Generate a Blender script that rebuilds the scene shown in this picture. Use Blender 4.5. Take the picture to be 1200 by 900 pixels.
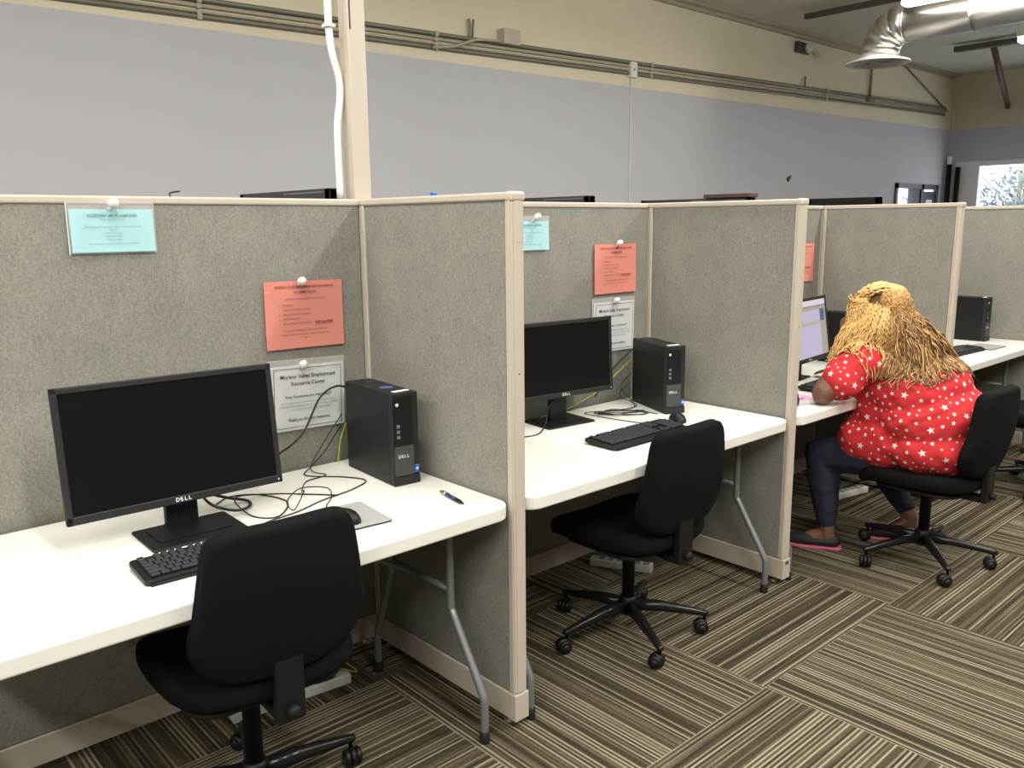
import bpy, bmesh, math, random
from mathutils import Vector, Matrix, noise
from mathutils.bvhtree import BVHTree
random.seed(7)
PI = math.pi
for o in list(bpy.data.objects): bpy.data.objects.remove(o)
scene = bpy.context.scene
COL = scene.collection

# ------------------------------------------------------------ camera
cam_d = bpy.data.cameras.new('camera'); cam = bpy.data.objects.new('camera', cam_d); COL.objects.link(cam)
scene.camera = cam
cam_d.sensor_width = 36; cam_d.sensor_fit = 'HORIZONTAL'; cam_d.lens = 994.24/1200*36
cam_d.clip_start = .05; cam_d.clip_end = 200
yaw, pitch, roll = 0.73481, -0.18707, -0.00935
fwd = Vector((math.sin(yaw)*math.cos(pitch), math.cos(yaw)*math.cos(pitch), math.sin(pitch)))
rt = Vector((math.cos(yaw), -math.sin(yaw), 0)); up = rt.cross(fwd)
r2 = rt*math.cos(roll)+up*math.sin(roll); u2 = -rt*math.sin(roll)+up*math.cos(roll)
m = Matrix((r2, u2, -fwd)).transposed().to_4x4(); m.translation = (-1.5952, -2.4919, 1.5167)
cam.matrix_world = m

# ------------------------------------------------------------ world, exposure
w = bpy.data.worlds.new('outdoors'); scene.world = w; w.use_nodes = True
bg = w.node_tree.nodes['Background']
bg.inputs[0].default_value = (.86, .93, 1, 1); bg.inputs[1].default_value = 3.0
vs = scene.view_settings
scene.display_settings.display_device = 'sRGB'
vs.view_transform = 'Standard'; vs.look = 'None'; vs.gamma = 1; vs.exposure = 0.13; vs.use_curve_mapping = False

# ------------------------------------------------------------ lights: rows of fluorescent strips under the ceiling
STRIP_W = 40.0; GLOW_W = 18.0
def area(name, x, y, z, lx, ly, power, col=(1, .965, .905)):
    d = bpy.data.lights.new(name, 'AREA'); d.shape = 'RECTANGLE'; d.size = lx; d.size_y = ly
    d.energy = power; d.color = col
    o = bpy.data.objects.new(name, d); COL.objects.link(o); o.location = (x, y, z); return o
STRIPS = [(x, y) for x in (-5.5, -3.25, -.95, 1.35, 3.65) for y in (-.29, -3.15)]+[(5.93, -.29), (8.3, -.42)]
for i, (x, y) in enumerate(STRIPS):
    f = .6 if x > 5 else 1
    area('strip_lamp', x, y, 3.24, .2, 2.3 if y > -1 else 1.9, STRIP_W*f*(.72 if y > -1 else 1.75))
    if y < -1: f *= .8
    for dy in (-.7, .7):
        d = bpy.data.lights.new('strip_glow', 'POINT'); d.energy = GLOW_W*f; d.color = (1, .965, .905); d.shadow_soft_size = .10
        o = bpy.data.objects.new('strip_glow', d); COL.objects.link(o); o.location = (x, y+dy, 3.17)

# ------------------------------------------------------------ constants of the place
H = 1.6007; ZB = .03; ZK = .113; T = .054; DD = .751; ZT = .725; YD = .765
X2 = 1.524; X3 = 3.1106; X4 = 4.655; YW = 3.0; XE = 12.47; ZC = 3.65
DIV = [-1.524, 0, X2, X3, X4]

# ------------------------------------------------------------ materials
def nmat(name, col=(.5, .5, .5), rough=.5, metal=0, spec=.5, emit=None, es=1, bump=0, bscale=200, var=0, vscale=20, coat=0):
    m = bpy.data.materials.new(name); m.use_nodes = True; nt = m.node_tree; N = nt.nodes; L = nt.links
    b = N['Principled BSDF']; b.inputs['Base Color'].default_value = (*col, 1)
    b.inputs['Roughness'].default_value = rough; b.inputs['Metallic'].default_value = metal
    b.inputs['Specular IOR Level'].default_value = spec
    if coat: b.inputs['Coat Weight'].default_value = coat
    if emit: b.inputs['Emission Color'].default_value = (*emit, 1); b.inputs['Emission Strength'].default_value = es
    tc = N.new('ShaderNodeTexCoord')
    if bump:
        t = N.new('ShaderNodeTexNoise'); t.inputs['Scale'].default_value = bscale; t.inputs['Detail'].default_value = 3
        L.new(tc.outputs['Object'], t.inputs['Vector'])
        bn = N.new('ShaderNodeBump'); bn.inputs['Strength'].default_value = bump; bn.inputs['Distance'].default_value = .002
        L.new(t.outputs['Fac'], bn.inputs['Height']); L.new(bn.outputs['Normal'], b.inputs['Normal'])
    if var:
        t = N.new('ShaderNodeTexNoise'); t.inputs['Scale'].default_value = vscale; t.inputs['Detail'].default_value = 4
        L.new(tc.outputs['Object'], t.inputs['Vector'])
        r = N.new('ShaderNodeValToRGB'); r.color_ramp.elements[0].position = .3; r.color_ramp.elements[1].position = .7
        r.color_ramp.elements[0].color = (*[c*(1-var) for c in col], 1); r.color_ramp.elements[1].color = (*[min(1, c*(1+var)) for c in col], 1)
        L.new(t.outputs['Fac'], r.inputs['Fac']); L.new(r.outputs['Color'], b.inputs['Base Color'])
    return m

def fabric_mat():
    m = nmat('panel_fabric', (.4, .39, .33), 1, spec=.1); nt = m.node_tree; N = nt.nodes; L = nt.links; b = N['Principled BSDF']
    tc = N.new('ShaderNodeTexCoord')
    def nz(scale, sc, det=2):
        mp = N.new('ShaderNodeMapping'); mp.inputs['Scale'].default_value = sc; L.new(tc.outputs['Object'], mp.inputs['Vector'])
        t = N.new('ShaderNodeTexNoise'); t.inputs['Scale'].default_value = scale; t.inputs['Detail'].default_value = det
        L.new(mp.outputs['Vector'], t.inputs['Vector']); return t.outputs['Fac']
    a = nz(95, (1, 1, 3.2)); c = nz(95, (3.2, 3.2, 1)); d = nz(9, (1, 1, 1), 3)
    def mth(op, x, y):
        n = N.new('ShaderNodeMath'); n.operation = op
        for i, v in enumerate((x, y)):
            if isinstance(v, (int, float)): n.inputs[i].default_value = v
            else: L.new(v, n.inputs[i])
        return n.outputs[0]
    s = mth('ADD', mth('MULTIPLY', mth('ADD', a, c), .42), mth('MULTIPLY', d, .16))
    r = N.new('ShaderNodeValToRGB'); e = r.color_ramp.elements
    e[0].position = .36; e[0].color = (.188, .186, .163, 1); e[1].position = .66; e[1].color = (.322, .314, .275, 1)
    L.new(s, r.inputs['Fac']); L.new(r.outputs['Color'], b.inputs['Base Color'])
    bn = N.new('ShaderNodeBump'); bn.inputs['Strength'].default_value = .5; bn.inputs['Distance'].default_value = .001
    L.new(s, bn.inputs['Height']); L.new(bn.outputs['Normal'], b.inputs['Normal'])
    return m

def carpet_mat():
    m = nmat('carpet', (.2, .18, .12), 1, spec=.05); nt = m.node_tree; N = nt.nodes; L = nt.links; b = N['Principled BSDF']
    tc = N.new('ShaderNodeTexCoord'); sp = N.new('ShaderNodeSeparateXYZ'); L.new(tc.outputs['Object'], sp.inputs[0])
    def mth(op, *a):
        n = N.new('ShaderNodeMath'); n.operation = op
        for i, v in enumerate(a):
            if isinstance(v, (int, float)): n.inputs[i].default_value = v
            else: L.new(v, n.inputs[i])
        return n.outputs[0]
    S = .91
    X, Y = sp.outputs[0], sp.outputs[1]
    tx = mth('DIVIDE', mth('ADD', X, .165), S); ty = mth('DIVIDE', mth('ADD', Y, 1.14), S)
    ix, iy = mth('FLOOR', tx), mth('FLOOR', ty)
    par = mth('PINGPONG', mth('ADD', ix, iy), 1.0)            # 0 or 1
    inv = mth('SUBTRACT', 1.0, par)
    s = mth('ADD', mth('MULTIPLY', X, inv), mth('MULTIPLY', Y, par))
    t = mth('ADD', mth('MULTIPLY', Y, inv), mth('MULTIPLY', X, par))
    tid = mth('ADD', mth('MULTIPLY', ix, 17.3), mth('MULTIPLY', iy, 5.7))
    rs = mth('DIVIDE', s, .0072); rib = mth('FLOOR', rs); fr = mth('SUBTRACT', rs, rib); odd = mth('PINGPONG', rib, 1.0)
    cb = N.new('ShaderNodeCombineXYZ'); L.new(mth('MULTIPLY', rib, 3.17), cb.inputs[0]); L.new(mth('MULTIPLY', t, 2.2), cb.inputs[1]); L.new(tid, cb.inputs[2])
    n1 = N.new('ShaderNodeTexNoise'); n1.inputs['Scale'].default_value = 1; n1.inputs['Detail'].default_value = 2; n1.inputs['Roughness'].default_value = .7
    L.new(cb.outputs[0], n1.inputs['Vector'])
    cw = N.new('ShaderNodeCombineXYZ'); L.new(rib, cw.inputs[0]); L.new(tid, cw.inputs[1])
    wn = N.new('ShaderNodeTexWhiteNoise'); wn.noise_dimensions = '2D'; L.new(cw.outputs[0], wn.inputs['Vector'])
    cb2 = N.new('ShaderNodeCombineXYZ'); L.new(mth('MULTIPLY', s, 250), cb2.inputs[0]); L.new(mth('MULTIPLY', t, 90), cb2.inputs[1])
    n2 = N.new('ShaderNodeTexNoise'); n2.inputs['Scale'].default_value = 1; L.new(cb2.outputs[0], n2.inputs['Vector'])
    v = mth('ADD', mth('ADD', mth('MULTIPLY', n1.outputs['Fac'], .50), mth('MULTIPLY', mth('MULTIPLY', wn.outputs['Value'], mth('ADD', mth('MULTIPLY', odd, .46), .26)), .95)), mth('MULTIPLY', mth('SUBTRACT', n2.outputs['Fac'], .5), .28))
    r = N.new('ShaderNodeValToRGB'); cr = r.color_ramp; e = cr.elements
    e[0].position = .24; e[0].color = (.040, .033, .022, 1); e[1].position = .80; e[1].color = (.29, .26, .19, 1)
    k = e.new(.42); k.color = (.085, .070, .044, 1); k = e.new(.60); k.color = (.155, .132, .088, 1)
    L.new(v, r.inputs['Fac'])
    prof = mth('MULTIPLY', mth('ABSOLUTE', mth('SUBTRACT', fr, .5)), 2.0)
    gap = mth('SUBTRACT', 1.0, mth('MULTIPLY', mth('POWER', prof, 4.0), .45))  # shade in the grooves between ribs, multiplied into the carpet colour
    mx = N.new('ShaderNodeMix'); mx.data_type = 'RGBA'; mx.blend_type = 'MULTIPLY'; mx.inputs[0].default_value = 1
    L.new(r.outputs['Color'], mx.inputs[6]); L.new(gap, mx.inputs[7]); L.new(mx.outputs[2], b.inputs['Base Color'])
    bn = N.new('ShaderNodeBump'); bn.inputs['Strength'].default_value = .6; bn.inputs['Distance'].default_value = .003
    L.new(mth('ADD', gap, n2.outputs['Fac']), bn.inputs['Height']); L.new(bn.outputs['Normal'], b.inputs['Normal'])
    return m

def wall_mat(name, lav, cream, z0, slope):
    m = nmat(name, lav, .9, spec=.15, bump=.15, bscale=60); nt = m.node_tree; N = nt.nodes; L = nt.links; b = N['Principled BSDF']
    tc = N.new('ShaderNodeTexCoord'); sp = N.new('ShaderNodeSeparateXYZ'); L.new(tc.outputs['Object'], sp.inputs[0])
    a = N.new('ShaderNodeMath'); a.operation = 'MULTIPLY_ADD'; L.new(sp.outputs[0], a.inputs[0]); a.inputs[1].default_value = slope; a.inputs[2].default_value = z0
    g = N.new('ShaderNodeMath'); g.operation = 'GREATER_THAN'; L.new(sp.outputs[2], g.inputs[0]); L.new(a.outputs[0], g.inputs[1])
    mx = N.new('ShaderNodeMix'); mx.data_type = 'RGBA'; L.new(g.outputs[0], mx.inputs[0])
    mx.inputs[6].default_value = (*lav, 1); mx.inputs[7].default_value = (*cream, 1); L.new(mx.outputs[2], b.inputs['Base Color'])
    return m

M = dict(
    fabric=fabric_mat(), carpet=carpet_mat(),
    trim=nmat('panel_trim', (.53, .475, .40), .5),
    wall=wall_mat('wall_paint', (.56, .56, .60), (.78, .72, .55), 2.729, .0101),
    wall_e=wall_mat('wall_paint_end_shaded', (.42, .43, .48), (.56, .50, .38), 2.855, 0),  # back wall paint again, darkened to hold the gloom of the end wall
    wallfar=nmat('dark_unlit_wall', (.16, .15, .14), .9),  # unseen walls, colour darkened to stand for unlit space and cut bounce
    ceil=nmat('ceiling_paint', (.62, .60, .52), .9, spec=.1),
    desk=nmat('table_plastic', (.80, .80, .74), .42, bump=.12, bscale=500, var=.02, vscale=6),
    black=nmat('black_plastic', (.007, .007, .0075), .45, spec=.35),
    blackm=nmat('matt_black_plastic', (.010, .010, .011), .6, spec=.3, bump=.1, bscale=900),
    bezel=nmat('bezel_plastic', (.019, .019, .020), .5, spec=.35),
    screen=nmat('dark_screen', (.006, .006, .006), .3, spec=.2),
    chairf=nmat('black_chair_fabric', (.0065, .0065, .007), .95, spec=.12, bump=.7, bscale=700),
    key=nmat('key_plastic', (.024, .025, .028), .5, spec=.35),
    keyl=nmat('key_print', (.5, .5, .5), .6),
    grey=nmat('grey_steel_tube', (.22, .235, .25), .38, metal=.35),
    chrome=nmat('polished_metal', (.55, .53, .5), .22, metal=1),
    rubber=nmat('black_rubber', (.01, .01, .01), .7),
    white=nmat('white_plastic', (.8, .8, .78), .4),
    offw=nmat('aged_white_plastic', (.62, .61, .57), .5),
    lit=nmat('printed_white', (.75, .75, .75), .5),
    ink=nmat('black_ink', (.04, .04, .045), .8),
    inkg=nmat('grey_ink', (.22, .22, .24), .8),
    orange=nmat('orange_paper', (.98, .47, .39), .8, spec=.2),
    blue=nmat('blue_paper', (.66, .93, .96), .8, spec=.2),
    paper=nmat('white_paper', (.92, .925, .94), .7, spec=.3),
    inko=nmat('ink_on_orange', (.32, .07, .06), .8), inkb=nmat('ink_on_blue', (.12, .30, .34), .8),
    towerside=nmat('tower_side_metal', (.011, .0115, .012), .4, metal=.1, spec=.35),
    mesh=nmat('tower_front_mesh', (.085, .085, .088), .5, metal=.4, bump=1, bscale=1500),
    sticker=nmat('blue_sticker', (.03, .16, .55), .4), sticker2=nmat('blue_top_sticker', (.10, .12, .42), .4),
    pad=nmat('grey_mouse_pad', (.36, .36, .36), .9, spec=.1, bump=.2, bscale=900),
    wire=nmat('black_wire', (.012, .012, .012), .5), yellow=nmat('yellow_cable', (.42, .44, .05), .5),
    conduit=nmat('painted_conduit', (.44, .40, .30), .45), cond2=nmat('dull_steel_conduit', (.24, .22, .18), .45, metal=.3),
    duct=nmat('galvanised_duct', (.62, .60, .57), .3, metal=1, var=.12, vscale=5),
    brown=nmat('brown_steel', (.075, .060, .048), .7), brownw=nmat('brown_wood', (.10, .055, .045), .6),
    dark=nmat('dark_grey_frame', (.05, .05, .05), .5), dk2=nmat('dark_blue_grey_frame', (.06, .07, .09), .45),
    winf=nmat('window_frame_paint', (.66, .66, .66), .6),
    lamp=nmat('lit_tube', (1, 1, 1), .5, emit=(1, .95, .84), es=14),
    penb=nmat('pen_blue', (.035, .03, .16), .3),
    pink=nmat('pink_cover', (.72, .38, .62), .5),
    skin=nmat('brown_skin', (.165, .075, .045), .5, var=.08, vscale=12),
    legging=nmat('navy_leggings', (.012, .014, .032), .8, bump=.2, bscale=400),
    shirt=nmat('red_cotton', (.56, .035, .042), .85, spec=.15, bump=.15, bscale=500),
    star=nmat('cream_star_print', (.86, .72, .66), .85, spec=.15),
    shoe=nmat('black_shoe', (.012, .012, .012), .7), sole=nmat('pink_sole', (.55, .12, .22), .6),
)
def hair_mat():
    m = nmat('blonde_hair', (.5, .27, .08), .5, spec=.35); nt = m.node_tree; N = nt.nodes; L = nt.links; b = N['Principled BSDF']
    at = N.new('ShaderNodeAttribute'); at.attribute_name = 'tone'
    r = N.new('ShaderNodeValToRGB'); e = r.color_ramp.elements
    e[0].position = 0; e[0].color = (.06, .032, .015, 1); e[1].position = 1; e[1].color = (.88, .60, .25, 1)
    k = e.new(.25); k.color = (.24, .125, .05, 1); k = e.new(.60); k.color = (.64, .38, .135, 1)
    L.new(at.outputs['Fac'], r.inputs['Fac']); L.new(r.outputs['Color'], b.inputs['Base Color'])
    return m
M['hair'] = hair_mat()
M['root'] = nmat('dark_hair_roots', (.17, .095, .04), .7)
def sleeve_mat():
    m = nmat('clear_sleeve', (1, 1, 1), .12); b = m.node_tree.nodes['Principled BSDF']
    b.inputs['Alpha'].default_value = .16; return m
M['clear'] = sleeve_mat()
def glass_mat():
    m = nmat('window_glass', (1, 1, 1), .02); b = m.node_tree.nodes['Principled BSDF']
    b.inputs['Alpha'].default_value = .08; return m
M['glass'] = glass_mat()
def page_mat():
    m = bpy.data.materials.new('lit_web_page'); m.use_nodes = True; nt = m.node_tree; N = nt.nodes; L = nt.links
    b = N['Principled BSDF']; b.inputs['Roughness'].default_value = .3
    return m

# ------------------------------------------------------------ geometry helpers
class MB:
    def __init__(s): s.bm = bmesh.new(); s.mats = []
    def _mi(s, mat):
        if mat not in s.mats: s.mats.append(mat)
        return s.mats.index(mat)
    def _merge(s, b, mat, smooth=False, mtx=None):
        i = s._mi(mat)
        if mtx is not None: bmesh.ops.transform(b, matrix=mtx, verts=b.verts)
        for f in b.faces: f.material_index = i; f.smooth = smooth
        me = bpy.data.meshes.new('tmp'); b.to_mesh(me); b.free(); s.bm.from_mesh(me); bpy.data.meshes.remove(me)
        return s
    def box(s, c, d, mat, bev=0, seg=2, mtx=None, smooth=False):
        b = bmesh.new(); bmesh.ops.create_cube(b, size=1)
        bmesh.ops.scale(b, vec=d, verts=b.verts)
        if bev: bmesh.ops.bevel(b, geom=b.edges[:], offset=bev, segments=seg, affect='EDGES', profile=.5)
        bmesh.ops.translate(b, vec=c, verts=b.verts)
        return s._merge(b, mat, smooth, mtx)
    def b2(s, lo, hi, mat, bev=0, seg=2, mtx=None):
        return s.box([(a+b)/2 for a, b in zip(lo, hi)], [b-a for a, b in zip(lo, hi)], mat, bev, seg, mtx)
    def prism(s, poly, z0, z1, mat, bev=0, seg=2, mtx=None, smooth=False):
        b = bmesh.new(); vs_ = [b.verts.new((x, y, z0)) for x, y in poly]; f = b.faces.new(vs_)
        r = bmesh.ops.extrude_face_region(b, geom=[f]); vv = [v for v in r['geom'] if isinstance(v, bmesh.types.BMVert)]
        bmesh.ops.translate(b, vec=(0, 0, z1-z0), verts=vv); bmesh.ops.recalc_face_normals(b, faces=b.faces)
        if bev:
            ed = [e for e in b.edges if abs(e.verts[0].co.z-e.verts[1].co.z) < 1e-6]
            bmesh.ops.bevel(b, geom=ed, offset=bev, segments=seg, affect='EDGES', profile=.5)
        return s._merge(b, mat, smooth, mtx)
    def tube(s, pts, r, mat, seg=8, smooth_path=0, mtx=None, taper=None, cap=True):
        pts = [Vector(p) for p in pts]
        if smooth_path: pts = catmull(pts, smooth_path)
        b = bmesh.new(); rings = []; n = len(pts); pu = None
        for i, p in enumerate(pts):
            d = (pts[min(i+1, n-1)]-pts[max(i-1, 0)]).normalized()
            if pu is None: pu = d.orthogonal().normalized()
            pu = (pu-d*pu.dot(d)).normalized(); pv = d.cross(pu)
            rr = r if taper is None else r*taper(i/(n-1))
            rings.append([b.verts.new(p+(pu*math.cos(2*PI*k/seg)+pv*math.sin(2*PI*k/seg))*rr) for k in range(seg)])
        for a, c in zip(rings, rings[1:]):
            for k in range(seg): b.faces.new((a[k], a[(k+1) % seg], c[(k+1) % seg], c[k]))
        if cap: b.faces.new(rings[0][::-1]); b.faces.new(rings[-1])
        return s._merge(b, mat, True, mtx)
    def lathe(s, prof, mat, seg=24, axis='Z', c=(0, 0, 0), mtx=None, smooth=True):
        b = bmesh.new(); rings = []
        for r, z in prof:
            rings.append([b.verts.new((max(r, 1e-5)*math.cos(2*PI*k/seg), max(r, 1e-5)*math.sin(2*PI*k/seg), z)) for k in range(seg)])
        for a, d in zip(rings, rings[1:]):
            for k in range(seg): b.faces.new((a[k], a[(k+1) % seg], d[(k+1) % seg], d[k]))
        b.faces.new(rings[0][::-1]); b.faces.new(rings[-1])
        R = Matrix.Identity(4)
        if axis == 'X': R = Matrix.Rotation(PI/2, 4, 'Y')
        if axis == 'Y': R = Matrix.Rotation(-PI/2, 4, 'X')
        bmesh.ops.transform(b, matrix=Matrix.Translation(c) @ R, verts=b.verts)
        bmesh.ops.recalc_face_normals(b, faces=b.faces)
        return s._merge(b, mat, smooth, mtx)
    def quad(s, p, mat, mtx=None):
        b = bmesh.new(); b.faces.new([b.verts.new(q) for q in p]); return s._merge(b, mat, False, mtx)
    def text(s, txt, size, mat, mtx, ax='CENTER', ext=0, shear=0, sp=1, off=0):
        c = bpy.data.curves.new('t', 'FONT'); c.body = txt; c.size = size; c.align_x = ax; c.align_y = 'CENTER'; c.extrude = ext; c.shear = shear
        c.space_character = sp; c.offset = off; c.resolution_u = 2
        o = bpy.data.objects.new('t', c); COL.objects.link(o); bpy.context.view_layer.update()
        dg = bpy.context.evaluated_depsgraph_get(); me = bpy.data.meshes.new_from_object(o.evaluated_get(dg))
        b = bmesh.new(); b.from_mesh(me); bpy.data.objects.remove(o); bpy.data.curves.remove(c); bpy.data.meshes.remove(me)
        return s._merge(b, mat, False, mtx)
    def build(s, name, parent=None, label=None, autos=None):
        me = bpy.data.meshes.new(name); s.bm.to_mesh(me); s.bm.free()
        for mt in s.mats: me.materials.append(M[mt] if isinstance(mt, str) else mt)
        o = bpy.data.objects.new(name, me); COL.objects.link(o)
        if parent: o.parent = parent
        if label: o['label'] = label
        return o

def catmull(P, n):
    out = []
    for i in range(len(P)-1):
        a, b, c, d = P[max(i-1, 0)], P[i], P[i+1], P[min(i+2, len(P)-1)]
        for k in range(n):
            t = k/n
            out.append(.5*((2*b)+(c-a)*t+(2*a-5*b+4*c-d)*t*t+(3*b-a-3*c+d)*t**3))
    out.append(P[-1]); return out

def thing(name, label, cat, loc=(0, 0, 0), rz=0, group=None):
    o = bpy.data.objects.new(name, None); COL.objects.link(o); o.location = loc; o.rotation_euler = (0, 0, rz)
    o.empty_display_size = .1
    return tag(o, label, cat, group)
def tag(o, label, cat, group=None):
    o['label'] = label; o['category'] = cat
    if group: o['group'] = group
    return o
def struct(o): o['kind'] = 'structure'; return o
def place(o, loc, rz=0): o.location = loc; o.rotation_euler = (0, 0, rz); return o
def copy_tree(o, parent=None):
    c = o.copy(); COL.objects.link(c); c.parent = parent
    for ch in list(o.children): copy_tree(ch, c)
    return c
def rrect(w, h, r, n=6, cx=0, cy=0):
    p = []
    for sx, sy, a0 in ((1, 1, 0), (-1, 1, 90), (-1, -1, 180), (1, -1, 270)):
        for k in range(n+1):
            a = math.radians(a0+90*k/n); p.append((cx+sx*(w/2-r)+r*math.cos(a), cy+sy*(h/2-r)+r*math.sin(a)))
    return p
MX = lambda loc, rx=0, ry=0, rz=0: Matrix.Translation(loc) @ Matrix.Rotation(rz, 4, 'Z') @ Matrix.Rotation(ry, 4, 'Y') @ Matrix.Rotation(rx, 4, 'X')

# ============================================================ ROOM
x0, x1, y0, y1 = -6.0, XE, -8.0, YW
b = MB(); b.b2((x0, y0, -.1), (x1, y1+.0, 0), 'carpet'); struct(b.build('floor'))
b = MB(); b.b2((x0-.1, y0-.1, ZC), (x1+.1, y1+.1, ZC+.12), 'ceil'); struct(b.build('ceiling'))
DX0, DX1, DZ = 10.72, 12.16, 2.03      # dark framed door in the back wall
b = MB(); b.b2((x0, YW, 0), (DX0, YW+.03, ZC), 'wall'); b.b2((DX1, YW, 0), (XE+.15, YW+.03, ZC), 'wall'); b.b2((DX0, YW, DZ), (DX1, YW+.03, ZC), 'wall')
struct(b.build('wall_back'))
WY1, WZ1, WZ0 = 2.86, 2.375, .85        # end wall recess: y up to WY1
b = MB()
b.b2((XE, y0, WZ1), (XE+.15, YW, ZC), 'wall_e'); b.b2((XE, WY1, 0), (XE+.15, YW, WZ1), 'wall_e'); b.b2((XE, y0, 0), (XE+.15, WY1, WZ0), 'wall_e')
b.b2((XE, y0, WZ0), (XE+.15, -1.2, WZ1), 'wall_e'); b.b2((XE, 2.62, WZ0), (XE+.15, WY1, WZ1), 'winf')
struct(b.build('wall_right'))
b = MB(); b.b2((x0-.15, y0, 0), (x0, YW, ZC), 'wallfar'); struct(b.build('wall_left'))
b = MB(); b.b2((x0, y0-.15, 0), (x1, y0, ZC), 'wallfar'); struct(b.build('wall_front'))
# window in the end wall
w_ = thing('window_1', 'bright window with a white frame in the far end wall', 'window', (XE, .7, WZ0)); del w_['label']; del w_['category']; struct(w_)
b = MB(); L0, L1, hh = 1.92, -1.9, WZ1-WZ0
hh -= .003; b.b2((-.02, L0-.10, .002), (.12, L0-.003, hh), 'winf'); b.b2((-.02, L1, 0), (.12, L1+.1, hh), 'winf'); b.b2((-.021, L1+.002, hh-.07), (.119, L0-.004, hh-.001), 'winf')
b.b2((-.02, L1, 0), (.12, L0, .08), 'winf'); b.b2((-.01, -.03, .08), (.1, .03, hh-.07), 'winf'); b.build('window_frame', w_)
b = MB(); b.b2((.05, L1+.09, .07), (.056, L0-.09, hh-.06), 'glass'); b.build('pane', w_)
b = MB(); b.b2((-.05, L1-.03, -.03), (.14, L0+.03, 0.001), 'winf', .006); b.build('window_sill', w_)
# glazed door unit in the back wall
d_ = bpy.data.objects.new('door_1', None); COL.objects.link(d_); d_.location = (DX0, YW, 0); struct(d_)
W_ = DX1-DX0; xm = 11.60-DX0
b = MB()
for a, c in ((0, .06), (xm-.04, xm+.04), (W_-.07, W_)): b.b2((a, -.03, 0), (c, .025, DZ), 'dk2')
b.b2((0, -.03, DZ-.07), (W_, .025, DZ-.002), 'dk2'); b.b2((.48, -.02, 0), (.54, .02, DZ), 'dk2'); b.b2((0, -.03, 0), (W_, .02, .12), 'dk2')
b.build('door_frame', d_)
b = MB(); b.b2((.5, -.01, .1), (xm, .02, DZ-.05), 'dark'); b.build('dark_panel', d_)
b = MB(); b.b2((.06, .0, .1), (.5, .006, DZ-.06), 'glass'); b.build('pane', d_)
b = MB(); b.b2((xm+.04, -.01, .1), (W_-.05, .02, DZ-.1), 'dk2'); b.b2((xm+.15, -.022, 1.2), (W_-.19, -.01, DZ-.22), 'white'); b.build('door_leaf', d_)
b = MB(); b.tube([(xm+.09, -.01, .95), (xm+.09, -.06, .95), (xm+.09, -.06, 1.15), (xm+.09, -.01, 1.15)], .01, 'chrome'); b.build('door_handle', d_)

# ============================================================ CUBICLE PANELS
PAN = []
def panel(name, L, label, loc, rz, grp, post_end=True):
    """panel runs from local x=0 to L, centred on y=0"""
    t = thing(name, label, 'partition', loc, rz, grp)
    g = .022
    b = MB(); b.b2((g, -T/2+.006, ZK), (L-g, T/2-.006, H-.02), 'fabric', .006, 2); b.build('fabric_panel', t)
    b = MB(); b.b2((0, -T/2, H-.022), (L, T/2, H), 'trim', .006, 3); b.build('top_cap', t)
    b = MB(); b.b2((0, -T/2, ZB), (L, T/2, ZK), 'trim', .002); b.b2((.0, -T/2+.012, ZK-.002), (L, T/2-.012, ZK+.004), 'trim'); b.build('kick_plate', t)
    for xa in (0, L-g):
        b = MB(); b.b2((xa+.001, -T/2+.003, ZK+.003), (xa+g*.45, T/2-.003, H-.022), 'trim', .002)
        b.b2((xa+g*.5, -T/2+.001, ZK+.003), (xa+g, T/2-.001, H-.022), 'trim', .002); b.build('edge_trim', t)
    for xa in (.05, L-.05):
        b = MB(); b.lathe([(.018, 0), (.018, .006), (.006, .008), (.006, ZB+.01)], 'cond2', 16, c=(xa, 0, 0)); b.build('levelling_foot', t)
    return t
bayw = ['leftmost', 'second', 'third', 'fourth']
SP = T/2
lab = ['long grey fabric partition behind the nearest desk, carrying the first orange notice',
       'long grey fabric partition behind the second desk, carrying the second orange notice',
       'long grey fabric partition behind the desk where the person sits',
       'long grey fabric partition at the back of the farthest bay']
for i in range(4):
    panel('cubicle_partition', DIV[i+1]-DIV[i], lab[i], (DIV[i], SP, 0), 0, None)
lab = ['grey fabric side divider beside the nearest desk, its end post nearest the camera',
       'grey fabric side divider between the second desk and the person in red',
       'grey fabric side divider just behind the blonde head',
       'grey fabric side divider at the right edge of the photo behind the farthest tower']
for i in range(1, 5):
    t = panel('cubicle_divider', DD-.002, lab[i-1], (DIV[i], -.002, 0), -PI/2, None)
    # end post with cover strip and a rounded cap
    b = MB(); xe = DD-.002
    b.b2((xe-.012, -T/2+.004, ZK+.006), (xe+.004, T/2-.004, H-.024), 'trim', .002)
    b.b2((xe+.002, -T/2+.012, ZK+.006), (xe+.007, T/2-.012, H-.024), 'trim', .0015)
    b.b2((xe+.0065, -T/2+.02, H-.135), (xe+.0075, T/2-.014, H-.1345), 'brown')
    b.lathe([(.0028, 0), (.0028, .0006)], 'brown', 10, axis='Y', mtx=MX((xe+.0072, 0, 1.099), 0, 0, -PI/2)); b.build('end_post', t)
    b = MB(); b.b2((xe-.02, -T/2-.001, H-.026), (xe+.009, T/2+.001, H+.002), 'trim', .009, 4); b.build('end_cap', t)
    b = MB(); b.b2((xe-.02, -T/2-.001, ZB-.002), (xe+.009, T/2+.001, ZK+.002), 'trim', .0025)
    if i == 2: b.b2((xe+.0085, -.012, ZK-.022), (xe+.0095, .012, ZK-.008), 'brown')
    b.build('post_foot', t)

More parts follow.
